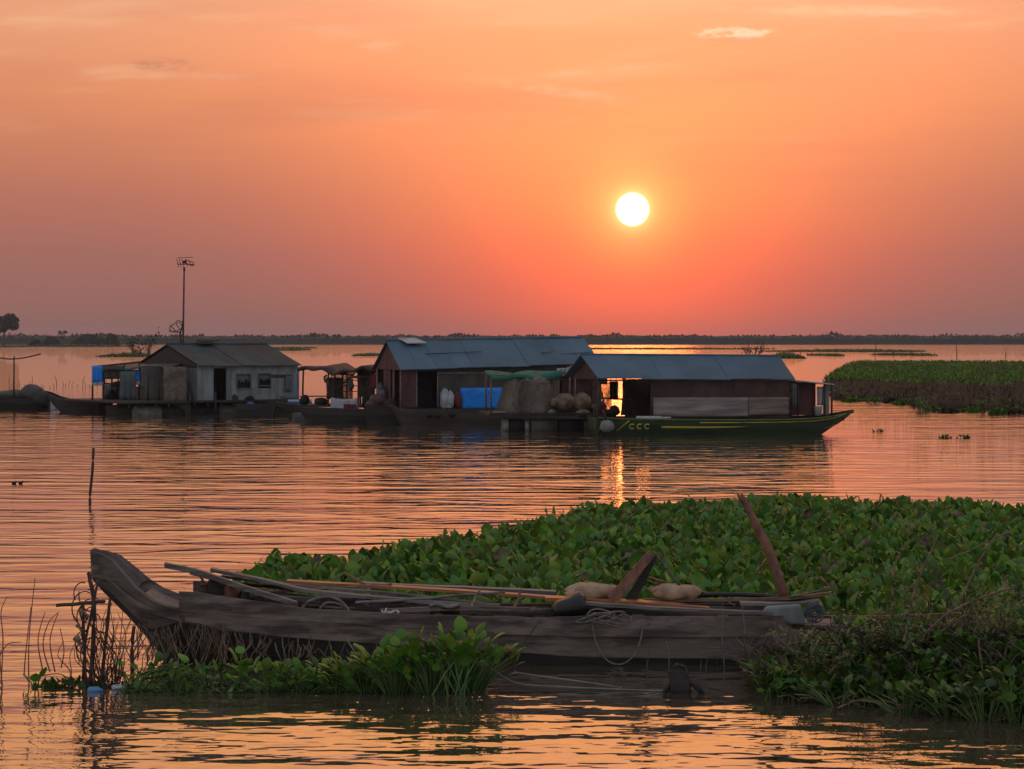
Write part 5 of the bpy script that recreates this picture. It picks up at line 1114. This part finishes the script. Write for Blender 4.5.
for i, (pts, lb) in enumerate([([(646, 658), (648, 675), (652, 688), (650, 692)], 'thin vine hanging below the hull left of the stump'), ([(723, 604), (722, 640), (724, 665), (719, 692)], 'thin cord hanging down the hull right of the stump'),
                               ([(742, 606), (745, 630), (744, 655), (750, 676)], 'cord hanging on the hull nearer the stern'), ([(774, 622), (778, 640), (776, 668)], 'pale cord hanging at the stern end'), ([(540, 620), (520, 650), (513, 672)], 'short root strand hanging at the hull middle')]):
    mb = MB(); mb.tube(curve_pts([at_(a, b_, Yh-.03) for a, b_ in pts], 6, .004), .007, 4); single('hanging_cord', mb, 'twig' if i in (0, 4) else 'rope', lb, 'cord')
for i, (pts, lb) in enumerate([([(485, 664, 24.1), (500, 675, 24.0), (520, 684, 23.95), (560, 687, 23.9), (630, 690, 23.8), (690, 693, 23.7)], 'lower pale mooring line floating before the hull'), ([(514, 672.5, 24.2), (545, 677, 24.1), (590, 683, 24.0), (622, 688, 23.85)], 'upper pale mooring line floating before the hull')]):
    mb = MB(); P_ = curve_pts([at(*q) for q in pts], 6)
    for q in P_: q.z = max(q.z, .008)
    mb.tube(P_, .010, 5); single('mooring_line', mb, 'drum', lb, 'rope')
e = thing('tree_stump', 'dark stump with rounded knob standing in the water before the hull', 'stump', Vector((hx(683, 23.7), 23.7, 0)))
mb = MB(); q = Vector((hx(682, 23.7), 23.7, 0)); mb.tube([q-Vector((0, 0, .2)), q+Vector((-.02, 0, .1)), q+Vector((-.05, .02, .2)), q+Vector((-.02, .02, .27))], [.13, .11, .095, .05], 9); mb.tube([q+Vector((0, 0, .16)), q+Vector((.1, -.02, .10)), q+Vector((.22, -.05, -.02))], [.05, .035, .02], 6)
mb.tube([q+Vector((-.06, 0, .15)), q+Vector((-.14, 0, .05)), q+Vector((-.2, 0, -.03))], [.035, .025, .015], 6); mesh_obj('trunk', mb, 'oldwood_dark', e)
mb = MB(); mb.tube(curve_pts([q+Vector((-.4, 0, .22)), q+Vector((-.2, 0, .20)), q+Vector((0, -.05, .28)), q+Vector((.12, -.03, .1)), q+Vector((.5, -.05, .0))], 6), .010, 4); single('root', mb, 'twig', 'thin root bent over the dark stump', 'root')
# stern bundle
e = thing('stern_bundle', 'pale wrapped box and tangle of wire at the stern', 'bundle', at_(795, 622, 24.6))
mb = MB(); mb.hexa([at_(a, b_, c) for a, b_, c in ((760, 622, 24.4), (806, 626, 24.4), (806, 622, 24.8), (762, 619, 24.8), (764, 607, 24.4), (801, 604.5, 24.4), (800, 603, 24.8), (766, 605, 24.8))]); mesh_obj('box', mb, 'wallgrey', e, bevel=.03)
mb = MB(); rr = random.Random(5)
for k in range(26):
    c = at_(815+rr.uniform(-3, 3), 612+rr.uniform(-4, 4), 24.5); r_ = rr.uniform(.05, .10); a0 = rr.uniform(0, 6); tl = rr.uniform(-1, 1)
    mb.tube([c+Vector((r_*math.cos(a0+t_a), r_*.6*math.sin(a0+t_a)*tl, r_*math.sin(a0+t_a))) for t_a in np.linspace(0, rr.uniform(3, 6), 10)], .006, 4, cap=False)
mesh_obj('wire_tangle', mb, 'plankblue', e)

# ---------------- water hyacinth mat
def hyacinth(name, B, H, size, mats, spread=.10, stem_r=.008, kind='stuff', tilt=(.0, .9), loc=(0, 0, 0), parent=None, sep=None, face=0):
    """B Nx2 base points; leaves stand on curved petioles"""
    n = len(B); yaw = rng.uniform(0, 6.283, n)
    if face: yaw = rng.normal(math.pi, 1.1, n)
    ty = rng.uniform(tilt[0], tilt[1], n)
    base = np.column_stack([B[:, 0], B[:, 1], np.zeros(n)]); dirx = np.column_stack([-np.sin(yaw), np.cos(yaw), np.zeros(n)])
    top = base+dirx*(spread*ty[:, None])*1.2; top[:, 2] = H*rng.uniform(.55, 1.0, n)
    s_ = size*rng.uniform(.42, 1.28, n)
    v, f = leaves_arrays(top, yaw, ty, s_, s_*rng.uniform(.65, 1.15, n))
    sv, sf = stems_arrays(base, top+np.array([0, 0, .01]), np.full(n, stem_r))
    mi = 1
    if sep is None:
        q_ = rng.random(n); half = q_ < .48; yl = (q_ > .935) & (q_ < .975); br = q_ >= .975; oth = ~(half | yl | br); k = len(LF)
        fl = f.reshape(n, k, 4)
        return np_obj(name, [(v, fl[half].reshape(-1, 4), 0), (v, fl[oth].reshape(-1, 4), 1), (v, fl[yl].reshape(-1, 4), 3), (v, fl[br].reshape(-1, 4), 4), (sv, sf, 2)], mats+['leaf_yel', 'deadtwig'], parent, loc)
far_edge = [(236, 581), (255, 566), (275, 557), (300, 552), (340, 553), (372, 551), (400, 545), (430, 538), (450, 533), (480, 531), (520, 521), (560, 513), (600, 507), (640, 503), (700, 499), (750, 497), (830, 499), (900, 499), (960, 503), (1024, 510), (1100, 520)]
HM = .42
pol = [((px-512)/F*(CH-HM)*F/(py-HY), (CH-HM)*F/(py-HY)) for px, py in far_edge]
pol += [(11, 26.2), (hx(870, 25.2), 25.2), (hx(815, 26.9), 26.9), (hx(240, 27), 27.05)]
N_ = 24000
Bp = pts_in_poly(pol, N_)
u_ = .5+.5*np.sin(Bp[:, 0]*1.9+np.sin(Bp[:, 1]*1.3)*1.5)*np.sin(Bp[:, 1]*.9+Bp[:, 0]*.4)
Hh = .26+.17*u_+rng.uniform(-.03, .06, N_)
o = hyacinth('water_hyacinth', Bp, Hh, .165, ['leaf', 'leaf_far', 'stem'], spread=.12, tilt=(-.25, 1.0)); tag(o, kind='stuff')
mb = MB(); mb.v = [(x, y, .02) for x, y in pol]; mb.f = [tuple(range(len(pol)))[::-1]]; mb.sm = [0]; o = mesh_obj('weed_roots', mb, 'matbase', loc=(0, 0, 0)); tag(o, kind='stuff')
# dry flower stalks and yellowing leaves scattered through the mat
n = 420; Bq = pts_in_poly(pol, n); b3 = np.column_stack([Bq, np.full(n, .1)]); t3 = b3+np.column_stack([rng.normal(0, .10, n), rng.normal(0, .1, n), rng.uniform(.25, .42, n)])
sv, sf = stems_arrays(b3, t3, np.full(n, .007)); v, f = leaves_arrays(t3, rng.uniform(0, 6.28, n), rng.uniform(0, 1.4, n), rng.uniform(.05, .12, n), rng.uniform(.03, .07, n), BT, BF)
o = np_obj('dry_stalks', [(sv, sf, 0), (v, f, 1)], ['deadtwig', 'leaf_yel'], None); tag(o, kind='stuff')

# ---------------- strip of weeds before the hull
def band(px0, px1, Y0, Y1, n): px = rng.uniform(px0, px1, n); Y = rng.uniform(Y0, Y1, n); return np.column_stack([(px-512)*Y/F, Y])
B1 = np.concatenate([band(122, 345, 23.7, 24.35, 120), band(160, 215, 23.75, 24.4, 60), band(280, 340, 23.75, 24.3, 60), band(330, 420, 23.7, 24.2, 120)])
o = hyacinth('floating_weeds', B1, rng.uniform(.06, .24, len(B1)), .095, ['leaf_dark', 'leaf', 'stem'], spread=.14, tilt=(.1, 1.5), stem_r=.006); tag(o, kind='stuff')
n = 700; B2 = band(118, 490, 23.65, 24.3, n); b3 = np.column_stack([B2, np.full(n, .01)])
v, f = leaves_arrays(b3, rng.uniform(0, 6.28, n), rng.uniform(.5, 1.6, n), rng.uniform(.05, .16, n), rng.uniform(.02, .05, n), BT, BF)
o = np_obj('weed_litter', [(v, f, 0)], ['leaf_dark'], None); tag(o, kind='stuff')
def clump(px, Y, n, H, spr, size, label, seed, lean=0, big=None, group='hyacinth clumps before the old boat', lm='leaf'):
    global rng
    c = Vector((hx(px, Y), Y, 0)); e = thing('water_hyacinth_plant', label, 'plant', c, group); r_ = np.random.default_rng(seed)
    a = r_.uniform(0, 6.283, n); rad = spr*np.sqrt(r_.random(n)); base = np.column_stack([c.x+np.cos(a)*rad*.45, c.y+np.sin(a)*rad*.4, np.full(n, -.01)])
    out = np.column_stack([np.cos(a)*rad*1.1+lean, np.sin(a)*rad*.7, H*(1-.45*(rad/spr)**2)*r_.uniform(.6, 1.05, n)]); top = base+out; top[:, 2] = np.maximum(top[:, 2], .05)
    yaw = np.arctan2(out[:, 1], out[:, 0])-math.pi/2; ty = r_.uniform(.0, .9, n)+rad/spr*.4; s_ = size*r_.uniform(.6, 1.25, n)
    v, f = leaves_arrays(top, yaw, ty, s_, s_*r_.uniform(.75, 1.1, n)); sv, sf = stems_arrays(base, top+np.array([0, 0, .008]), np.full(n, .009))
    np_obj('foliage', [(v, f, 0)], [lm], e, c); np_obj('stalks', [(sv, sf, 0)], ['stem'], e, c)
for a in [(465, 23.75, 78, .60, .36, .135, 'tallest hyacinth plant with long pale stalks before the hull middle', 1), (432, 23.7, 58, .50, .32, .12, 'leafy hyacinth plant just left of the tallest one', 2), (398, 23.7, 58, .55, .30, .13, 'broad leaved hyacinth plant, third from the right before the hull', 3),
          (366, 23.75, 48, .36, .30, .11, 'medium hyacinth plant at the left end of the tall group', 4), (241, 23.9, 5, .36, .07, .15, 'single round upright leaf in the low weeds under the prow beam', 5), (191, 23.9, 4, .34, .06, .15, 'single pale round leaf nearest the prow foot', 6),
          (300, 23.8, 22, .24, .28, .10, 'low spreading hyacinth plant midway along the weed strip', 8), (35, 24.0, 3, .16, .10, .12, 'small lone hyacinth plant drifting at the far left of the weeds', 7), (270, 23.75, 24, .26, .3, .10, 'low hyacinth plant right of the single upright leaf', 9)]: clump(*a)
# long strap stalks fanning right out of the tall plant
mb = MB(); rr = random.Random(3)
for k in range(34):
    a = Vector((hx(452+rr.uniform(-22, 22), 23.6), 23.6+rr.uniform(-.1, .2), 0)); d = Vector((rr.uniform(-.28, .32), rr.uniform(-.1, .1), rr.uniform(.3, .5)))
    mb.tube([a, a+d*.55+Vector((0, 0, .03)), a+d], [.012, .010, .006], 4, cap=False)
single('stalk_fan', mb, 'stem', 'fan of pale green leaf stalks at the foot of the tallest hyacinth plant', 'stalks')
# ---------------- dry roots hanging under the prow
mb = MB(); rr = random.Random(12)
for k in range(150):
    px = rr.choice((rr.uniform(128, 350), rr.uniform(140, 235))); top = interp([(128, 617), (150, 630), (180, 622), (300, 640), (350, 642)], px, 1)+rr.uniform(-4, 8); Y = rr.uniform(25.5, 25.75)
    a = at(px, top, Y); ln = a.z*rr.uniform(.5, 1.05); dx = rr.uniform(-.12, .12); mb.tube([a, a+Vector((dx*.4+rr.uniform(-.03, .03), 0, -ln*.35)), a+Vector((dx+rr.uniform(-.04, .04), 0, -ln*.7)), a+Vector((dx*1.3, 0, -ln))], rr.uniform(.004, .009), 4, cap=False)
single('dry_roots', mb, 'deadtwig', 'curtain of dry brown roots hanging under the prow', 'roots')
mb = MB(); rr = random.Random(31)
for k in range(26):
    px = rr.choice((rr.uniform(360, 500), rr.uniform(645, 790))); a = at(px, rr.uniform(640, 655), 25.5); ln = rr.uniform(.1, .35); mb.tube([a, a+Vector((rr.uniform(-.04, .04), 0, -ln*.5)), a+Vector((rr.uniform(-.08, .08), 0, -ln))], rr.uniform(.003, .006), 4, cap=False)
single('dry_roots', mb, 'deadtwig', 'sparse dry strands hanging under the middle and stern of the hull', 'roots')
# ---------------- stakes and brush left of the prow
GS = 'crossed sticks before the prow'
for pts, r_, lb in [([(88.5, 573), (91, 585), (94, 602), (93, 640), (90, 690)], .022, 'thickest upright stick before the prow with blunt top'), ([(110, 599), (107, 630), (103, 665), (101, 694)], .017, 'upright stick close to the prow edge'),
                    ([(98, 580), (93, 606), (86, 640), (82, 690)], .013, 'thin stick crossing behind the thickest one'), ([(83, 603), (84, 640), (86, 690)], .016, 'leftmost short upright stick of the cluster'),
                    ([(56, 605.5), (75, 604), (100, 601.5), (105, 602)], .018, 'horizontal stick tied across the uprights'), ([(134, 626), (132, 650), (133, 694)], .02, 'upright stick under the prow curve')]:
    mb = MB(); mb.tube(curve_pts([at(a, b_, 24.1+.002*(a % 7)) for a, b_ in pts], 4, .003), r_, 6); single('stick', mb, 'twig', lb, 'stick', GS)
mb = MB(); rr = random.Random(9)
for k in range(85):
    px = rr.gauss(106, 17); px = min(max(px, 66), 160); Y = rr.uniform(23.9, 24.4); y1 = 690-rr.random()**1.4*100*(1-abs(px-100)/110)
    a = at(px, 340+8400/Y-2, Y); a.z = -.02; b_ = at(px+rr.uniform(-16, 16), y1, Y); m1 = a.lerp(b_, .35)+Vector((rr.uniform(-.08, .08), 0, 0)); m2 = a.lerp(b_, .7)+Vector((rr.uniform(-.09, .09), 0, rr.uniform(-.03, .03)))
    P_ = curve_pts([a, m1, m2, b_], 3); mb.tube(P_, [.008*(1-.6*i/len(P_)) for i in range(len(P_))], 4, cap=False)
    if rr.random() < .5: s_ = P_[len(P_)//2]; mb.tube([s_, s_+Vector((rr.uniform(-.12, .12), 0, rr.uniform(.03, .15)))], .004, 4, cap=False)
for k in range(14):
    c = at(rr.uniform(80, 100), rr.uniform(590, 660), 24.1); r0_ = rr.uniform(.05, .14); mb.tube([c+Vector((r0_*math.cos(t_a), .02, r0_*1.3*math.sin(t_a))) for t_a in np.linspace(rr.uniform(0, 3), rr.uniform(3.5, 6.2), 10)], .008, 4, cap=False)
single('brushwood', mb, 'twig', 'tangle of dry dark twigs standing in the water left of the prow', 'brushwood')
for i, (px, py, r_) in enumerate([(84, 614, .06), (80, 628, .05), (78, 640, .055)]):
    mb = MB(); c_ = at(px, py, 24.05); mb.grid([[c_+Vector((r_*(1.2*u-.6)+.02*math.sin(v*5+i), .03*math.sin(u*4+i), r_*(1.6*v-.8)*(1-.5*abs(2*u-1))+.02*math.sin(u*6))) for u in np.linspace(0, 1, 6)] for v in np.linspace(0, 1, 6)]); single('dry_leaf', mb, 'bamboo', ['upper dry curled leaf on the twig tangle', 'middle dry curled leaf on the twig tangle', 'lowest dry curled leaf on the twig tangle'][i], 'dry leaf', solid=.012)
mb = MB(); rr = random.Random(2)
for k in range(26):
    a = at(rr.uniform(120, 150), 690, 23.8); a.z = 0; mb.tube([a, a+Vector((rr.uniform(.05, .2), 0, rr.uniform(.1, .2))), a+Vector((rr.uniform(.2, .5), 0, rr.uniform(.12, .28)))], .006, 4, cap=False)
single('grass_tuft', mb, 'stem', 'pale green bent grass tuft at the foot of the prow', 'grass tuft')
for i, (pts) in enumerate([[(29, 690), (29, 640), (35, 578)], [(24, 676), (26, 650), (31, 607)], [(43, 672), (38, 640), (45, 612)], [(50, 672), (43, 645), (49, 622), (59, 612)], [(55, 672), (50, 640), (58, 613)], [(61, 668), (64, 650), (60, 628)], [(1, 684), (3, 640), (1, 612), (7, 597)], [(0, 655), (8, 644), (21, 642)],
                           [(40, 676), (60, 674), (75, 684)], [(3, 690), (0, 660), (-2, 600)]]):
    mb = MB(); P_ = curve_pts([at(a, b_, 24.2) for a, b_ in pts], 5)
    for q in P_: q.z = max(q.z, -.02)
    mb.tube(P_, [.009*(1-.55*k/len(P_)) for k in range(len(P_))], 4, cap=False)
    single('reed', mb, 'rustwood', ['tallest thin reed left of the prow', 'thin reed just left of the tallest reed', 'curved reed right of the tallest reed', 'wavy reed with bent tip left of the sticks', 'middle thin reed of the left group', 'shortest reed nearest the twig tangle', 'tall reed at the left picture edge', 'bent reed arching right at the left edge', 'reed lying low beside the drifting leaf', 'reed partly cut off at the left edge'][i], 'reed', 'thin reeds standing left of the prow')
tuft_mass('floating_weed', hx(68, 24.1), 24.1, .38, .10, .10, 90, 'leaf_dark', 'low raft of dark drifting weed between the lone leaf and the twigs', 'weed clump', size=.09, base=False)
mb = MB(); mb.tube([at(89, 691, 23.8), at(90, 690.5, 23.8), at(98, 690, 23.78), at(100, 690, 23.76), at(101, 690, 23.76), at(102.5, 690, 23.75)], [.030, .038, .036, .018, .014, .014], 10); single('bottle', mb, 'plasticblue', 'pale blue plastic bottle floating by the twig tangle', 'bottle')
mb = MB(); mb.blob(Vector((hx(118, 23.9), 23.9, .02)), (.07, .05, .03), 9, 6, .1, 3); single('scrap', mb, 'plasticwhite', 'small whitish scrap floating right of the blue bottle', 'scrap')
mb = MB(); mb.tube(curve_pts([at(93.5, 448, 51), at(92.5, 470, 51), at(90, 495, 51), at(90.3, 506, 51)], 4), [.030]*13, 6); single('mooring_pole', mb, 'twig', 'lone slightly bent pole standing in open water above the prow', 'pole')
Y = yw(530); mb = MB(); mb.blob(Vector((hx(487, Y), Y, .04)), (.12, .08, .05), 12, 8, .05, 1); mb.blob(Vector((hx(484.8, Y), Y-.02, .06)), (.05, .05, .04), 8, 6, .05, 2); single('float', mb, 'plankblue', 'small bluish float adrift on open water', 'float')
for i, (px, py) in enumerate([(14, 484), (20.5, 484)]):
    Y = yw(py); mb = MB(); c = Vector((hx(px, Y), Y, .02)); mb.blob(c, (.055, .04, .035), 9, 6, .1, i); mb.tube([c+Vector((.04, 0, 0)), c+Vector((.05, 0, .06))], .012, 5); single('float', mb, 'black', ['left one of two tiny dark floats on open water', 'right one of two tiny dark floats on open water'][i], 'float')

# ---------------- right foreground thicket
X0 = hx(770, 23)
def bh(x, y):
    fr = min(1, max(0, (y-yfront(x))/1.6)); rs = min(1, max(0, (x-X0)/.9)); back_ = min(1, max(0, (2.9-(y-yfront(x)))/1.3)); return -.12+(.52*math.sin(fr*math.pi/2)*back_)*rs*(1+.12*math.sin(x*3.1)+.08*math.sin(y*4.2+x))
def yfront(x): return 23.3-.68*(min(x, 5.6)-2.6)+.10*math.sin(x*2.3)
mb = MB(); rows = []
for yk in range(18):
    row = []
    for x in np.arange(2.3, 9.0, .2): y = yfront(x)+yk*.26; row.append((x, y, bh(x, y)))
    rows.append(row)
mb.grid(rows); o = mesh_obj('bank_edge', mb, 'bankbase', loc=(4, 24, 0)); tag(o, kind='structure')
def bankpts(n, x0=2.45, x1=7.2, f0=-.05, f1=3.0, p=1.0):
    x = rng.uniform(x0, x1, n); fy = f0+(f1-f0)*rng.random(n)**p; y = np.array([yfront(a) for a in x])+fy; z = np.array([max(0, bh(a, b_)) for a, b_ in zip(x, y)]); return np.column_stack([x, y, z])
def scatter_leaf(name, P_, H, size, mats, asp=(.8, 1.1), tilt=(.1, 1.3), T=LT, FA=LF, stem=True, kind='stuff', r_=.006):
    n = len(P_); yaw = rng.normal(math.pi, 1.3, n); top = P_+np.column_stack([rng.normal(0, .05, n), rng.normal(0, .05, n), H*rng.uniform(.5, 1.1, n)]); s_ = size*rng.uniform(.5, 1.3, n)
    v, f = leaves_arrays(top, yaw, rng.uniform(*tilt, n), s_, s_*rng.uniform(*asp, n), T, FA); parts = [(v, f, 0)]
    if stem: sv, sf = stems_arrays(P_, top, np.full(n, r_)); parts.append((sv, sf, 1))
    o = np_obj(name, parts, mats, None); return tag(o, kind=kind)
scatter_leaf('bank_weeds', bankpts(3000, f1=1.7, p=.9), .16, .095, ['leaf_dark', 'stem'])
scatter_leaf('bank_weeds', bankpts(1200, f1=1.3), .14, .12, ['leaf', 'stem'])
scatter_leaf('bank_weeds', bankpts(1900, f1=1.1, p=.8), .08, .16, ['leaf_dark', 'stem'], asp=(.14, .25), tilt=(.5, 1.6), T=BT, FA=BF)
scatter_leaf('bank_weeds', bankpts(500, x0=3.9, f0=1.3, f1=3.0), .30, .06, ['leaf_yel', 'deadtwig'], asp=(.5, .9), T=BT, FA=BF)
# tangle of dead stems
n = 4600; P_ = bankpts(n, f0=.25, f1=2.3, p=.75); P_[:, 2] += rng.uniform(0, .14, n); a = rng.uniform(0, 6.28, n); L_ = rng.uniform(.12, .45, n); e_ = rng.uniform(.0, .9, n)
t3 = P_+np.column_stack([np.cos(a)*L_*np.cos(e_), np.sin(a)*L_*.5*np.cos(e_), L_*np.sin(e_)]); sv, sf = stems_arrays(P_, t3, rng.uniform(.004, .011, n)); k = len(sf)//2//6*6
o = np_obj('dead_stems', [(sv, sf[:k*1], 0), (sv, sf[k:], 1)], ['deadtwig', 'twig'], None); tag(o, kind='stuff')
tb = [(930, 24.2, 1.1, .45, 13, 'twig', None, 'tall leafless dark bush left of centre in the right thicket'), (985, 24.4, 1.05, .5, 12, 'twig', 'leaf_yel', 'tall bush with yellow green leaves near the right edge'), (870, 24.0, .55, .6, 18, 'deadtwig', None, 'low pale dead bush just right of the stern'),
      (1020, 23.8, .85, .6, 18, 'twig', 'leaf_dark', 'dark twiggy bush cut by the right picture edge'), (812, 23.45, .55, .3, 11, 'deadtwig', 'leaf_dark', 'small dry bush at the waterline below the stern'), (905, 23.7, .5, .8, 22, 'twig', 'leaf_dark', 'dense low dark bush in the middle of the thicket'),
      (960, 25.4, 1.0, .7, 10, 'deadtwig', 'leaf_yel', 'loose bush with pale stems standing back in the hyacinths'), (770, 23.7, .42, .22, 8, 'twig', None, 'thin dry bush hanging under the stern')]
for i, (px, Y, h_, sp, n, m_, lf, lb) in enumerate(tb):
    x = hx(px, Y); b0 = Vector((x, Y, max(0, bh(x, Y)) if x > X0 else 0)); twig_bush('bush', b0, h_, sp, max(6, int(n*.6)), m_, lb, 'bush', 50+i, depth=4, r0=.013, leaf=lf, leafn=420 if lf else 0, leafs=.065)
for i, (pts, r_, lb) in enumerate([([(893, 695), (915, 650), (950, 612), (1010, 588)], .012, 'long slanting dead stem across the thicket'), ([(860, 668), (925, 640), (965, 615)], .010, 'second slanting dead stem below the longer one'), ([(905, 640), (915, 590), (938, 535)], .010, 'upright thin stem rising highest above the thicket left part'),
                                   ([(960, 600), (980, 560), (998, 533)], .010, 'thin stem leaning right high above the thicket'), ([(978, 640), (990, 700), (1015, 722)], .010, 'pale stem dropping to the waterline near the right edge'), ([(892, 615), (893, 580), (898, 555)], .009, 'short upright stem with dark buds'), ([(818, 640), (808, 665), (790, 700)], .012, 'yellowish stem leaning against the stern'), ([(945, 560), (975, 548), (1012, 530)], .006, 'very thin twig above the thicket')]):
    mb = MB(); mb.tube(curve_pts([at(a, b_, 23.4 if i != 4 else 22.6) for a, b_ in pts], 5, .006), r_, 5); single('dead_stem', mb, 'deadtwig', lb, 'stem')
mb = MB(); rr = random.Random(21)
for k in range(46):
    px = rr.uniform(790, 1020); x = hx(px, 22.8); y = yfront(x)-rr.uniform(-.1, .22); a = Vector((x, y, .01)); d = Vector((rr.uniform(-.35, .35), rr.uniform(-.12, .1), rr.uniform(0, .16)))
    mb.tube([a, a+d*.5+Vector((0, 0, rr.uniform(0, .06))), a+d], rr.uniform(.004, .009), 4, cap=False)
single('straw_litter', mb, 'deadtwig', 'pale dead straws lying along the waterline of the right thicket', 'straw')
for i, (px, Y, n, H, spr, size, lb) in enumerate([(985, 21.95, 26, .42, .30, .12, 'bright hyacinth plant at the waterline near the right edge'), (1015, 21.9, 22, .46, .26, .12, 'hyacinth plant cut by the right picture edge'), (905, 22.4, 20, .26, .3, .10, 'low hyacinth plant at the thicket front middle'), (840, 22.8, 24, .26, .3, .10, 'low hyacinth plant at the thicket left corner'), (950, 22.25, 22, .32, .3, .11, 'hyacinth plant between the front middle and right edge')]):
    clump(px, Y, n, H, spr, size, lb, 60+i, group='hyacinth plants along the thicket front', lm='leaf_dark')
